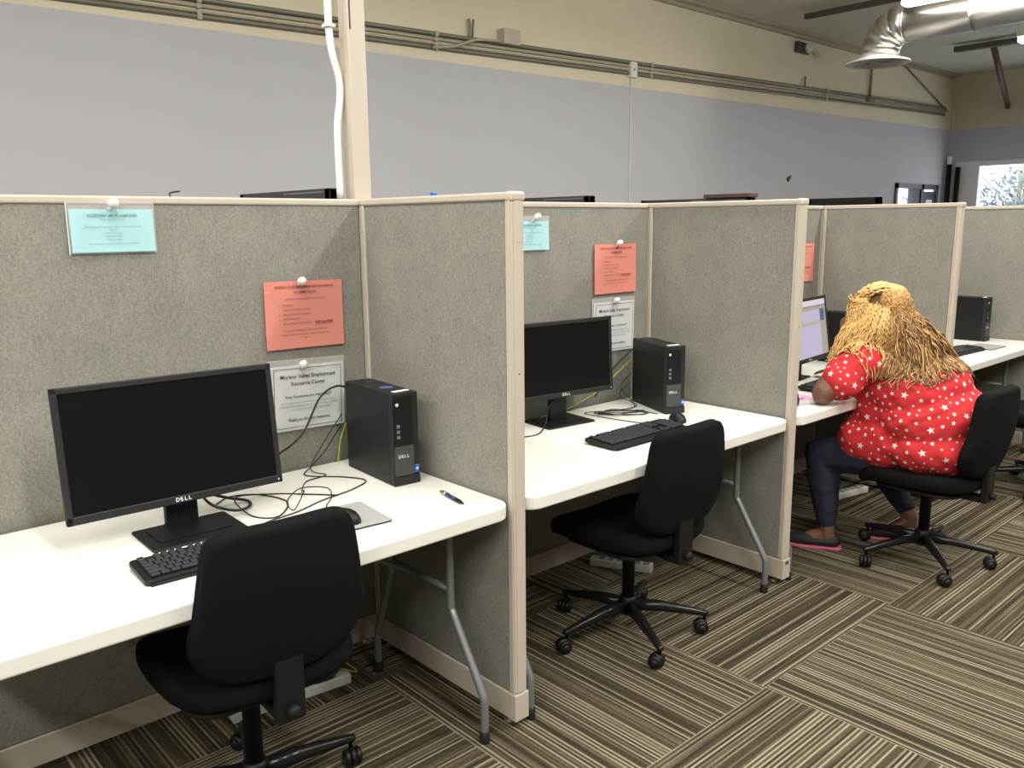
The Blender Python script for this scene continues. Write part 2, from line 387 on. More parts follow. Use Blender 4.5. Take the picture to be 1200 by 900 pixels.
# power pole rising from the junction of partitions, with a white conduit
b = MB(); b.b2((-.004, .056, H-.0), (.062, .118, ZC), 'trim', .004); b.b2((.0, .0552, 2.15), (.006, .0562, 2.3), 'brown')
o = b.build('power_pole'); tag(o, 'cream square power pole rising from the partition junction to the ceiling', 'pole')
b = MB(); P = [(-.035, .10, H+.0), (-.035, .10, 1.83), (-.02, .10, 1.93), (-.02, .10, 2.0), (-.048, .10, 2.12), (-.05, .10, 2.4), (-.05, .10, ZC)]
b.tube(P, .0125, 'white', 12, 5); o = tag(b.build('white_conduit'), 'white pipe running up beside the cream power pole', 'pipe')
c = MB(); c.box((-.05, .10, 2.16), (.034, .034, .012), 'offw', .002); c.build('coupling', o)

# ============================================================ FOLDING TABLES
def table(xa, xb, label):
    cx = (xa+xb)/2; Lx = xb-xa; t = thing('folding_table', label, 'table', (cx, -YD/2-.006, 0)); Wd = YD-.014
    b = MB(); b.prism(rrect(Lx, Wd, .055, 8), ZT-.043, ZT, 'desk', .006, 3)
    b.prism(rrect(Lx-.06, Wd-.06, .04, 6), ZT-.05, ZT-.04, 'desk'); b.build('tabletop', t)
    yf = -.73+YD/2; yr = -.165+YD/2
    for s in (-1, 1):
        xl = Lx/2-.10 if s > 0 else -Lx/2+.024
        b = MB(); b.tube([(xl, yf+.15, ZT-.05), (xl, yf+.15, .40), (xl, yf+.135, .355), (xl, yf+.015, .165), (xl, yf, .12), (xl, yf, .03)], .0125, 'grey', 12, 5)
        g = b.build('leg', t); c = MB(); c.lathe([(.015, 0), (.016, .004), (.0155, .035), (.013, .038)], 'rubber', 14, c=(xl, yf, 0)); c.build('rubber_foot', g)
        b = MB(); b.tube([(xl, yr-.10, ZT-.05), (xl, yr-.10, .42), (xl, yr-.09, .37), (xl, yr-.01, .165), (xl, yr, .12), (xl, yr, .03)], .0125, 'grey', 12, 5)
        g = b.build('leg', t); c = MB(); c.lathe([(.015, 0), (.016, .004), (.0155, .035), (.013, .038)], 'rubber', 14, c=(xl, yr, 0)); c.build('rubber_foot', g)
        b = MB(); b.tube([(xl, yf+.145, .435), (xl, yr-.095, .435)], .010, 'grey', 10); b.build('crossbar', t)
        b = MB(); b.tube([(xl, (yf+yr)/2+.03, .435), (s*(Lx/2-.5), (yf+yr)/2+.03, ZT-.052)], .008, 'grey', 10); b.build('brace', t)
    return t
table(DIV[0]+.032, -T/2-.004, 'white folding table nearest the camera, its legs bent grey tube')
table(T/2+.004, X2-T/2-.004, 'white folding table in the second bay')
table(X2+T/2+.004, X3-T/2-.004, 'white folding table the person in red leans on')
table(X3+T/2+.004, X4-T/2-.004, 'white folding table in the farthest bay at the right edge')

# ============================================================ OFFICE CHAIRS
def pad(outline, layers, mat, deform, inner=(.8, .5, .2)):
    """outline: list of (u,v); layers (offset, inset) front to back; solid pad"""
    b = bmesh.new(); n = len(outline); cu = sum(p[0] for p in outline)/n; cv = sum(p[1] for p in outline)/n
    rings = []
    def ring(sc, off): rings.append([b.verts.new(deform(cu+(p[0]-cu)*sc, cv+(p[1]-cv)*sc, off)) for p in outline])
    o0 = layers[0][0]; o1 = layers[-1][0]
    for s in inner[::-1]: ring(s*layers[0][1], o0)
    for off, sc in layers: ring(sc, off)
    for s in inner: ring(s*layers[-1][1], o1)
    for a, c in zip(rings, rings[1:]):
        for k in range(n): b.faces.new((a[k], a[(k+1) % n], c[(k+1) % n], c[k]))
    for rg, fl in ((rings[0], True), (rings[-1], False)):
        b.faces.new(rg[::-1] if fl else rg)
    bmesh.ops.recalc_face_normals(b, faces=b.faces)
    return b
def sym(half, n=5):
    P = [Vector((x, z)) for x, z in half]; Q = catmull(P, n)
    return [(p.x, p.y) for p in Q]+[(-p.x, p.y) for p in Q[::-1][1:-1]]

def office_chair(label, loc, rz, base_rot, cast, dz=0):
    t = thing('office_chair', label, 'chair', loc, rz, None)
    zs = .455+dz
    # seat: wide at the back, waterfall front
    out = sym([(0, .248), (.13, .244), (.205, .205), (.235, .11), (.238, 0), (.228, -.12), (.19, -.195), (.11, -.225), (0, -.232)])
    def df(u, v, off):
        z = zs-.035+off
        z += .014*(abs(u)/.24)**2 - .030*max(0, (v-.10)/.13)**2 + .008*max(0, -v/.2)
        return (u, v, z)
    b = pad(out, [(-.032, .93), (-.026, .975), (-.010, 1), (.010, 1.0), (.024, .985), (.033, .95), (.037, .9)], 'chairf', df)
    mb = MB(); mb._merge(b, 'chairf', True); s_ = mb.build('seat', t)
    mb = MB(); mb.prism(rrect(.40, .36, .08), zs-.078, zs-.064, 'blackm', .004, 2, mtx=MX((0, -.01, 0))); mb.build('seat_pan', t)
    # back pad
    out = sym([(0, .845), (.11, .845), (.154, .836), (.176, .805), (.188, .74), (.200, .66), (.212, .60), (.208, .555), (.180, .505), (.130, .475), (.07, .463), (0, .460)])
    out = [(u, v+dz) for u, v in out]
    def df(u, v, off):
        h = (v-dz-.46)/.38
        y = -.215-.055*h-.02*math.sin(PI*h)+.03*(abs(u)/.21)**2
        return (u, y-off, v)
    b = pad(out, [(-.026, .90), (-.024, .95), (-.014, .99), (-.002, 1.0), (.004, .985), (.008, .99), (.022, .985), (.030, .95), (.032, .9)], 'chairf', df)
    mb = MB(); mb._merge(b, 'chairf', True); mb.build('backrest', t)
    # bracket joining seat and back
    mb = MB(); mb.b2((-.036, -.262, zs-.105), (.036, -.232, .53+dz), 'black', .006)
    mb.b2((-.03, -.26, zs-.108), (.03, -.10, zs-.082), 'black', .006); mb.build('back_bracket', t)
    mb = MB(); mb.lathe([(.014, 0), (.016, .006), (.016, .018), (.012, .022)], 'blackm', 18, axis='Y', c=(0, -.282, zs-.075)); mb.build('adjusting_knob', t)
    mb = MB(); mb.b2((-.085, -.11, zs-.105), (.085, .11, zs-.076), 'black', .008); mb.build('tilt_mechanism', t)
    mb = MB(); mb.tube([(.06, .02, zs-.095), (.17, .02, zs-.10), (.235, .015, zs-.095)], .005, 'black', 8, 3); mb.b2((.225, .003, zs-.102), (.285, .027, zs-.088), 'black', .005); mb.build('lever', t)
    zt_ = zs-.115 if dz < .02 else zs-.165
    mb = MB(); mb.lathe([(.0235, .12), (.0235, zt_-.01), (.026, zt_-.01), (.026, zt_), (.0145, zt_+.001)], 'black', 20); gc = mb.build('gas_cylinder', t)
    mb = MB(); mb.lathe([(.0125, zt_-.01), (.0125, zs-.10)], 'chrome', 20); mb.build('piston', gc)
    mb = MB(); mb.lathe([(.03, .075), (.034, .08), (.034, .135), (.029, .145), (.024, .146)], 'black', 20)
    R = .285
    for k in range(5):
        a = base_rot+2*PI*k/5; d = Vector((math.cos(a), math.sin(a), 0)); n = Vector((-d.y, d.x, 0))
        bb = bmesh.new(); rg = []
        for f, w, z, h in ((.02, .021, .112, .019), (.12, .018, .106, .016), (.22, .014, .090, .012), (R+.004, .012, .078, .009), (R+.014, .008, .077, .007)):
            c = d*f
            rg.append([bb.verts.new((c.x+n.x*w*cx, c.y+n.y*w*cx, z+h*cz)) for cx, cz in ((-1, -1), (1, -1), (1, .2), (.55, 1), (-.55, 1), (-1, .2))])
        for A, B in zip(rg, rg[1:]):
            for q in range(6): bb.faces.new((A[q], A[(q+1) % 6], B[(q+1) % 6], B[q]))
        bb.faces.new(rg[0][::-1]); bb.faces.new(rg[-1]); bmesh.ops.recalc_face_normals(bb, faces=bb.faces)
        mb._merge(bb, 'basem', True)
    mb.build('star_base', t)
    for k in range(5):
        a = base_rot+2*PI*k/5; p = (R*math.cos(a), R*math.sin(a)); sw = cast[k % len(cast)]
        X = MX((p[0], p[1], 0), 0, 0, sw)
        mb = MB(); mb.lathe([(.006, .045), (.006, .078), (.0095, .079), (.0095, .07)], 'black', 10, mtx=X)
        prof = [(.008, -.006), (.022, -.0075), (.0255, -.003), (.0255, .003), (.022, .008), (.012, .0095)]
        for s in (-1, 1):
            mb.lathe([(r_, z_*s) for r_, z_ in prof], 'black', 20, axis='X', c=(s*.0155, .012, .0256), mtx=X)
            mb.lathe([(.004, -.001*s), (.012, 0), (.012, .0015*s)], 'bezel', 14, axis='X', c=(s*.0245, .012, .0256), mtx=X)
        # hood over the wheels
        mb.lathe([(.0275, -.007), (.0275, .007), (.020, .0071), (.020, -.0071)], 'black', 20, axis='X', c=(0, .012, .0256), mtx=X)
        mb.build('caster', t)
    return t
M['basem'] = nmat('black_chair_base', (.02, .02, .021), .25, metal=.4)
office_chair('black fabric office chair in front of the nearest desk, seen from behind', (-.760, -.549, 0), -.05, math.radians(75), (.3, 1.9, 2.4, .8, 3.0), .03)
office_chair('empty black office chair in the middle bay with all five casters showing', (.718, -.570, 0), -.02, math.radians(28), (.4, 2.0, 1.2, .3, .9), 0)
office_chair('black office chair the person in the star shirt sits on', (2.215, -1.035, 0), -.03, math.radians(8), (1.4, .6, 2.0, 1.0, .5), -.015)
office_chair('black office chair cut off by the right edge of the photo', (3.76, -1.06, 0), .25, math.radians(100), (.3, 1.4, 2.4, .2, 1.0), 0)

# ============================================================ MONITORS
def monitor(label, loc, c, yawm, tilt, w, h, base, basew=.24, screen='screen', powered=False):
    """loc = point on the desk below; c = centre of the screen"""
    t = thing('monitor', label, 'monitor', (loc[0], loc[1], ZT), yawm)
    Rz = Matrix.Rotation(-yawm, 4, 'Z')
    q = Rz @ Vector((c[0]-loc[0], c[1]-loc[1], c[2]-ZT))
    X = Matrix.Translation(q) @ Matrix.Rotation(-tilt, 4, 'X')
    bz, bb = .0155, .021
    b = MB(); D1 = .018
    for lo, hi in (((-w/2, 0, h/2-bz), (w/2, D1, h/2)), ((-w/2, 0, -h/2), (w/2, D1, -h/2+bb)), ((-w/2, 0, -h/2), (-w/2+bz, D1, h/2)), ((w/2-bz, 0, -h/2), (w/2, D1, h/2))):
        b.b2(lo, hi, 'bezel', .0025, 2, mtx=X)
    b.b2((-w/2+.003, .012, -h/2+.003), (w/2-.003, .03, h/2-.003), 'blackm', .006, 2, mtx=X)
    b.prism(rrect(w*.62, h*.62, .05), -.052, -.03, 'blackm', .008, 2, mtx=X @ Matrix.Rotation(PI/2, 4, 'X')); hs = b.build('housing', t)
    b = MB()
    if powered:
        z1, z0_ = h/2-bz, -h/2+bb; x1_ = w/2-bz
        def rc(xa, za, xb, zb, mt, k): b.b2((xa, .004-.0003*k, za), (xb, .006, zb), mt, mtx=X)
        rc(-x1_, z0_, x1_, z1, 'pg_lav', 0); rc(-x1_, z1-.028, x1_, z1, 'pg_white', 1); rc(-x1_, z1-.034, x1_, z1-.028, 'pg_grey', 2)
        rc(x1_-.075, z0_, x1_, z1-.034, 'pg_tan', 1); rc(x1_-.075, z1-.11, x1_-.02, z1-.05, 'pg_blue', 2)
        rc(-x1_, z1-.125, x1_-.08, z1-.105, 'pg_green', 2); rc(-x1_, z1-.05, x1_-.075, z1-.034, 'pg_tan', 2)
    else: b.b2((-w/2+bz-.002, .004, -h/2+bb-.002), (w/2-bz+.002, .008, h/2-bz+.002), 'screen', mtx=X)
    b.build('screen', t)
    b = MB(); lx = 0
    for ch, sh, rr in (('D', 0, 0), ('E', 0, .25), ('L', 0, 0), ('L', 0, 0)):
        b.text(ch, .0145, 'lit', X @ MX((-.0145+lx, -.0006, -h/2+bb*.5), PI/2, -rr, 0), off=.0004); lx += .0104
    b.build('logo', hs)
    b = MB(); b.box((w/2-.012, -.0005, -h/2+.010), (.003, .001, .005), 'lit', mtx=X); b.build('power_light', hs)
    # stand
    bx, by = (Rz @ Vector((base[0]-loc[0], base[1]-loc[1], 0))).xy
    b = MB(); b.prism(rrect(basew, .18, .008, 3, bx, by), 0, .007, 'black', .002); b.prism(rrect(basew-.06, .12, .008, 3, bx, by+.01), .006, .010, 'black'); b.build('base', t)
    b = MB(); nx = bx; ny = q.y+.034
    b.b2((nx-.043, ny, .006), (nx+.043, ny+.022, q.z+.02), 'black', .004); b.b2((nx-.043, ny, .004), (nx+.043, max(by+.04, ny+.03), .012), 'black', .003)
    b.build('neck', t)
    return t
M['pg_lav'] = nmat('page_lavender', (.02, .02, .02), .3, emit=(.60, .53, .72), es=.75)
M['pg_white'] = nmat('page_white', (.02, .02, .02), .3, emit=(.75, .68, .78), es=.8)
M['pg_grey'] = nmat('page_grey', (.02, .02, .02), .3, emit=(.2, .2, .22), es=.8)
M['pg_tan'] = nmat('page_tan', (.02, .02, .02), .3, emit=(.48, .43, .34), es=.7)
M['pg_blue'] = nmat('page_blue', (.02, .02, .02), .3, emit=(.05, .12, .25), es=.8)
M['pg_green'] = nmat('page_green', (.02, .02, .02), .3, emit=(.45, .48, .35), es=.8)
monitor('large black switched-off monitor on the nearest desk', (-.80, -.34), (-.811, -.325, .975), -.028, .114, .555, .335, (-.80, -.345), .25)
monitor('black switched-off monitor on the second desk, half behind the first divider', (.79, -.13), (.79, -.167, .987), -.101, .057, .51, .305, (.79, -.132), .24)
monitor('monitor showing a pale web page in front of the person', (2.30, -.28), (2.32, -.364, .98), .118, .15, .53, .318, (2.30, -.26), .24, powered=True)

# ============================================================ TOWER PCs
def tower(label, loc, rz, hh=.289, stickers=True):
    t = thing('desktop_computer', label, 'computer', (loc[0], loc[1], ZT), rz)
    w, d = .0925, .30
    b = MB(); b.b2((0, .02, .0), (w, d, hh), 'towerside', .003); b.b2((-.0005, .04, hh-.03), (.002, d-.01, hh-.028), 'black'); c_ = b.build('case', t)
    b = MB(); b.b2((0, 0, .0), (w, .022, hh), 'bezel', .003); b.b2((0, -.004, 0), (w, .0, .028), 'bezel', .0015); b.build('front_bezel', t)
    b = MB(); b.b2((.006, -.003, .128), (w-.022, .001, hh-.012), 'black', .001); b.build('drive_panel', t)
    for z in (.149, .166, .183):
        k = MB(); k.b2((.014, -.0045, z), (.025, -.002, z+.010), 'grey', .0005); k.build('port', t)
    k = MB(); random.seed(3)
    for _ in range(9): k.box((.045+.02*random.random(), -.0036, .14+.06*random.random()), (.0025, .001, .0025), 'bezel')
    k.build('audio_ports', t)
    b = MB(); b.lathe([(.0055, 0), (.0055, .002)], 'lit', 16, axis='Y', c=(.017, -.005, hh-.034)); b.build('power_button', t)
    b = MB(); b.b2((.006, -.003, .030), (w-.020, .001, .124), 'mesh', .001); b.build('grille', t)
    b = MB(); lx = 0
    for ch, rr in (('D', 0), ('E', .25), ('L', 0), ('L', 0)):
        b.text(ch, .0135, 'lit', MX((.022+lx, -.0036, .092), PI/2, -rr, 0), off=.0004); lx += .0096
    b.build('logo', t)
    if stickers:
        b = MB(); b.b2((w-.0165, -.0012, .034), (w-.002, .001, .058), 'sticker', .0005); b.box((w-.009, -.0015, .046), (.008, .001, .006), 'lit'); b.build('sticker', t)
        b = MB(); b.prism([(.03, .10), (.06, .095), (.072, .11), (.055, .135), (.04, .13), (.028, .12)], hh, hh+.001, 'sticker2'); b.build('blue_label', t) if hh > .288 else b.bm.free()
    b = MB(); b.prism([(.025, .022), (.082, .028), (.080, .045), (.023, .040)], hh, hh+.0012, 'paper'); b.build('white_label', t)
    return t
tower('black tower computer with a blue and a white label on top, nearest desk', (-.19, -.394), -.071, .289)
tower('black tower computer turned sideways behind the keyboard on the second desk', (1.202, -.348), -.40, .285)
tower('dark tower computer half hidden between the lit monitor and the blonde hair', (2.93, -.40), 0, .286, False)
tower('black tower computer on the farthest desk beside the right edge', (4.40, -.476), .0, .287, False)

# ============================================================ KEYBOARDS, MICE, PADS
def keyboard(label, loc, rz, Lk=.44, Wk=.135):
    t = thing('keyboard', label, 'keyboard', (loc[0], loc[1], ZT), rz)
    X = MX((0, 0, .0), .06, 0, 0)
    b = MB(); b.prism(rrect(Lk, Wk, .012, 4), .004, .018, 'black', .003, 2, mtx=X); b.box((0, -Wk/2-.0, .006), (Lk-.02, .012, .008), 'black', .003, mtx=X); b.build('body', t)
    b = MB(); rows = [15, 15, 14, 13, 12, 8]; u = (Lk-.03)/22.5; vz = .0185
    for r in range(6):
        y = Wk/2-.018-r*.0192
        x = -Lk/2+.015
        spec = [1]*15
        if r == 1: spec = [1]*13+[2]
        if r == 2: spec = [1.5]+[1]*12+[1.5]
        if r == 3: spec = [1.8]+[1]*11+[2.2]
        if r == 4: spec = [2.3]+[1]*10+[2.7]
        if r == 5: spec = [1.3, 1.2, 1.3, 6, 1.3, 1.2, 1.3, 1.4]
        if r == 0: spec = [1, -1, 1, 1, 1, 1, -.5, 1, 1, 1, 1, -.5, 1, 1, 1, 1]
        for sgr in (spec, [-.4]+([1, 1, 1] if r in (0, 1, 2) else [-1, 1, -1] if r == 4 else [1, 1, 1] if r == 5 else [-3]), [-.4]+([1]*4 if r in (1, 2, 3, 4) else [-4] if r == 0 else [2, 1, 1])):
            for k in sgr:
                if k > 0: b.box((x+u*k/2, y, vz+.0035), (u*k-.0028, .0160, .007), 'key', .0018, 1, mtx=X)
                x += u*abs(k)
    b.build('keys', t)
    b = MB()
    for k in (-1, 1): b.box((k*(Lk/2-.05), Wk/2-.015, .004), (.03, .008, .010), 'rubber')
    b.build('foot', t)
    return t
keyboard('black keyboard in front of the nearest monitor, half hidden by the chair back', (-.79, -.565), -.04)
keyboard('black keyboard lying on the second desk behind the empty chair', (.83, -.515), .01, .45, .15)
keyboard('black keyboard beside the elbow of the person in red', (2.28, -.52), .06)
keyboard('black keyboard on the farthest desk', (3.80, -.54), -.05)
def mouse(label, loc, rz):
    b = MB(); bb = bmesh.new(); bmesh.ops.create_uvsphere(bb, u_segments=24, v_segments=14, radius=1)
    for v in bb.verts:
        v.co.x *= .031*(1-.12*v.co.y); v.co.y *= .055; v.co.z = max(v.co.z, 0)*.036*(1-.15*v.co.y/.055)
    b._merge(bb, 'black', True)
    t = thing('computer_mouse', label, 'mouse', loc, rz); b.build('body', t)
    b = MB(); b.lathe([(.008, -.003), (.009, 0), (.008, .003)], 'bezel', 16, axis='X', c=(0, .028, .026)); b.build('scroll_wheel', t)
    return t
def mpad(label, loc, rz, w=.24, d=.20, z=ZT):
    b = MB(); b.prism(rrect(w, d, .012, 4), 0, .0045, 'rubber', .0008, 1); b.prism(rrect(w-.002, d-.002, .011, 4), .0045, .0052, 'pad')
    return place(tag(b.build('mouse_pad'), label, 'mouse pad'), (loc[0], loc[1], z), rz)
mpad('thin grey mouse pad on the nearest desk', (-.475, -.535), -.10)
mouse('black mouse on the nearest grey pad beside the chair back', (-.468, -.56, ZT+.005), .3)
mouse('black mouse at the right end of the second keyboard', (1.145, -.455, ZT), -.5)
mpad('thin grey mouse pad on the farthest desk before the tower', (4.15, -.57), -.03, .24, .17)

# pen
t = thing('ballpoint_pen', 'blue and silver ballpoint pen lying on the nearest desk', 'pen', (-.135, -.61, ZT+.0065), math.atan2(-.14, -.022)+PI)
b = MB(); b.lathe([(.0007, -.072), (.0035, -.058), (.0058, -.045), (.006, -.03), (.006, -.022)], 'black', 14, axis='X'); b.build('tip', t)
b = MB(); b.lathe([(.006, -.022), (.0062, .0), (.006, .034)], 'penb', 14, axis='X'); b.build('barrel', t)
b = MB(); b.lathe([(.006, .034), (.0058, .055), (.004, .060), (.0035, .070), (.002, .071)], 'chrome', 14, axis='X'); b.b2((.01, -.0015, .006), (.055, .0015, .0078), 'chrome', .0005); b.build('clip', t)

# ============================================================ PINNED NOTICES
def pin(loc, label, k=0):
    b = MB(); b.lathe([(.0014, -.012), (.0014, .0), (.0065, .001), (.0065, .004), (.004, .008), (.0045, .014), (.0105, .019), (.0112, .026), (.0085, .033), (.003, .036)], 'white', 16, axis='Y')
    # head of a big push pin, tilted down
    o = b.build('push_pin'); tag(o, label, 'push pin'); o.location = (loc[0], loc[1], loc[2]-.020); o.rotation_euler = (PI-.55, 0, .1*k); o.scale = (1.3, 1.3, 1.15); return o
def notice(kind, label, x, z, w, h, rot=0, sag=.006):
    """x,z centre on the panel face y=0"""
    t = thing('notice', label, 'notice', (x, -.0035, z)); t.rotation_euler = (0, -rot, 0)
    bb = bmesh.new(); n = 12; gv = {}
    def bow(u, v): return -.0022-.0010*u*u-sag*.35*max(0, -v-.2)**2-.0005*math.sin(3*u+2*v)
    for i in range(n+1):
        for j in range(n+1):
            u = -1+2*i/n; v = -1+2*j/n; gv[i, j] = bb.verts.new((u*w/2, bow(u, v), v*h/2))
    for i in range(n):
        for j in range(n): bb.faces.new((gv[i, j], gv[i+1, j], gv[i+1, j+1], gv[i, j+1]))
    bmesh.ops.solidify(bb, geom=bb.faces[:], thickness=.0004)
    b = MB(); b._merge(bb, kind, False); b.build('sheet', t)
    if kind == 'blue' or kind == 'paper':
        b = MB(); e = .006; b.box((0, .0008, .008), (w+2*e, .0004, h+.018+e), 'clear'); b.box((-w/2-e, -.0010, .006), (.0022, .001, h+.022), 'white')
        b.build('clear_sleeve', t)
    yb = -.0062
    T_ = MB(); ik = {'blue': 'inkb', 'orange': 'inko', 'paper': 'ink'}[kind]
    def ln(s, z, size, ax='CENTER', x=0, off=0, mt=None): T_.text(s, size, mt or ik, MX((x, yb, z), PI/2), ax, off=off)
    if kind == 'orange':
        ln('MORENO VALLEY EMPLOYMENT RESOURCE CENTER', h*.415, .0088, off=.0003); ln('CUSTOMER NOTICE', h*.335, .0088, off=.0003)
        ln('CUSTOMERS MAY NOT USE COMPUTERS FOR', h*.235, .0070)
        for k, s in enumerate(('FACEBOOK', 'ONLINE SHOPPING OR GAMES', 'ADULT OR DATING WEBSITES', 'VIDEO STREAMING', 'LEAVING ITEMS UNATTENDED')):
            z = h*(.145-.068*k); ln(s, z, .0072, 'LEFT', -w*.29); T_.box((-w*.33, yb, z), (.0022, .0002, .0022), ik)
        ln('NOT ALLOWED', h*(.145-.068*4), .0090, 'LEFT', w*.12, off=.0006); T_.box((w*.235, yb, h*(.145-.068*4)-.006), (.060, .0002, .0008), ik)
        ln('PLEASE BE CONSIDERATE AND LIMIT YOUR TIME', -h*.235, .0068); ln('WHEN OTHERS ARE WAITING. THANK YOU FOR YOUR', -h*.295, .0068); ln('HELP', -h*.35, .0068)
    elif kind == 'blue':
        ln('ACCEPTABLE USE OF COMPUTERS', h*.36, .0085, off=.0003); ln('Please read before starting', h*.27, .006)
        ln('Computers are for job search, resumes and applications only', h*.10, .0060)
        for k, s in enumerate(('Sign in at', 'Print limit 10 pages', 'No food or drink', 'Phones on silent')): ln(s, h*(.02-.075*k), .0058)
        ln('Please ask staff when you need help with your search', -h*.30, .0062)
    else:
        for a, c_ in (((-w*.455, -h*.455), (w*.455, -h*.455)), ((-w*.455, h*.455), (w*.455, h*.455)), ((-w*.455, -h*.455), (-w*.455, h*.455)), ((w*.455, -h*.455), (w*.455, h*.455))):
            T_.b2((min(a[0], c_[0])-.0008, yb-.0001, min(a[1], c_[1])-.0008), (max(a[0], c_[0])+.0008, yb+.0001, max(a[1], c_[1])+.0008), ik)
        ln('Moreno Valley Employment', h*.33, .0178, off=.0002); ln('Resource Center', h*.22, .0178, off=.0002)
        ln('Your Comments are Important!!!', h*.02, .0125, off=.0002)
        ln('Let us know how we are doing by completing the survey', -h*.07, .0085, mt='inkg'); ln('card at the front counter. You can drop it in the box or hand', -h*.125, .0085, mt='inkg'); ln('it to any staff member before you leave today.', -h*.18, .0085, mt='inkg')
        ln('Thank you for your assistance', -h*.34, .0125, off=.0003)
    T_.build('printed_text', t)
    return t
notice('blue', 'pale blue notice in a clear sleeve on the nearest partition', -.817, 1.507, .218, .115, .0, .004)
notice('orange', 'orange notice on the nearest partition above the white one', -.25, 1.234, .278, .216, -.012)
notice('paper', 'white comments notice in a sleeve between the nearest monitor and tower', -.255, .963, .268, .213, -.03)
notice('blue', 'small pale blue notice by the first divider end post, second bay', .75, 1.468, .218, .113, 0, .004)
notice('orange', 'orange notice on the partition above the second monitor', 1.273, 1.317, .275, .214, 0)
notice('paper', 'white comments notice half behind the second monitor', 1.267, 1.062, .272, .22, -.01)
notice('orange', 'sliver of an orange notice beside the second divider, above the lit monitor', 2.86, 1.283, .275, .214, 0)
pin((-.819, .002, 1.583), 'white push pin above the nearest blue notice', 1)
pin((-.266, .002, 1.345), 'white push pin holding the nearest orange notice', 0)
pin((-.276, .002, 1.078), 'white push pin holding the nearest white notice', 0)
pin((.776, .002, 1.545), 'white push pin above the small blue notice in the second bay', 1)
pin((1.277, .002, 1.432), 'white push pin holding the orange notice of the second bay', 0)
pin((1.262, .002, 1.182), 'white push pin holding the white notice of the second bay', 0)

# ============================================================ CABLES
def cable(label, pts, r=.0022, mt='wire', n=8, name='cable'):
    b = MB(); b.tube(pts, r, mt, 6, n); return tag(b.build(name), label, 'cable')
Z = ZT+.003
cable('thick black cable looping out from behind the nearest monitor foot', [(-.79, -.30, .87), (-.74, -.27, .80), (-.72, -.31, .77), (-.66, -.32, .745), (-.60, -.27, Z+.004), (-.585, -.22, Z+.004), (-.63, -.20, .745), (-.70, -.22, .78), (-.76, -.27, .82)], .0042)
cable('black cable arching from the nearest monitor up to the tower', [(-.53, -.24, .85), (-.42, -.13, .83), (-.33, -.1, .87), (-.26, -.09, .97), (-.20, -.09, 1.0), (-.155, -.10, .99)], .0036)
cable('black mouse cable tangled across the nearest desk', [(-.45, -.49, Z), (-.44, -.42, Z), (-.40, -.38, Z+.01), (-.38, -.32, Z+.02), (-.44, -.27, Z+.02), (-.50, -.30, Z), (-.52, -.38, Z), (-.46, -.33, Z+.03), (-.42, -.24, Z), (-.36, -.16, Z), (-.28, -.14, Z), (-.30, -.08, Z+.01), (-.24, -.05, .80), (-.17, -.07, .90)], .0018)
cable('black keyboard cable wandering from the keyboard to the nearest tower', [(-.78, -.50, Z), (-.70, -.46, Z), (-.62, -.42, Z), (-.52, -.40, Z), (-.42, -.36, Z), (-.30, -.33, Z), (-.22, -.28, Z), (-.25, -.20, Z), (-.33, -.10, Z), (-.28, -.05, Z+.01), (-.22, -.04, .78), (-.17, -.06, .86)], .0020)
cable('black power cable curving below the nearest monitor edge', [(-.66, -.18, Z), (-.60, -.14, Z), (-.53, -.18, Z), (-.50, -.30, Z), (-.58, -.40, Z), (-.63, -.34, Z), (-.62, -.22, Z+.02), (-.50, -.20, Z), (-.42, -.28, Z), (-.36, -.35, Z)], .0022)
cable('yellow network cable behind the nearest tower', [(-.145, -.05, .86), (-.160, -.035, .80), (-.168, -.03, .74), (-.168, -.012, .70)], .0028, 'yellow')
cable('black cable from the second monitor up to the tower', [(1.0, -.14, .80), (1.08, -.10, .83), (1.16, -.08, .88), (1.36, -.035, .95)], .003)
cable('yellow network cable behind the second tower', [(.92, -.02, Z), (1.02, -.04, .76), (1.14, -.045, .80), (1.26, -.04, .86), (1.36, -.035, .91)], .0028, 'yellow')
random.seed(5)
def tangle(cx, cy, n, rx, ry):
    return [(cx+rx*math.cos(k*1.9+.4*random.random())*(.5+.5*random.random()), cy+ry*math.sin(k*1.7+.5*random.random())*(.5+.5*random.random()), Z+(k % 3)*.004) for k in range(n)]
cable('tangle of thin black cable on the second desk beside the monitor foot', [(1.36, -.03, .84), (1.27, -.05, .79)]+tangle(1.08, -.22, 9, .15, .11)+[(1.0, -.38, Z), (1.02, -.43, Z+.01)], .0020)
cable('loose black cable loops lying between second monitor and tower', [(1.35, -.03, .80), (1.25, -.06, .76)]+tangle(1.08, -.20, 8, .16, .09)+[(1.18, -.33, Z)], .0020)
cable('thin black cable hanging from the back of the second monitor', [(.80, -.15, .84), (.73, -.14, .80), (.66, -.19, .75), (.58, -.23, Z), (.50, -.22, Z)], .0026)

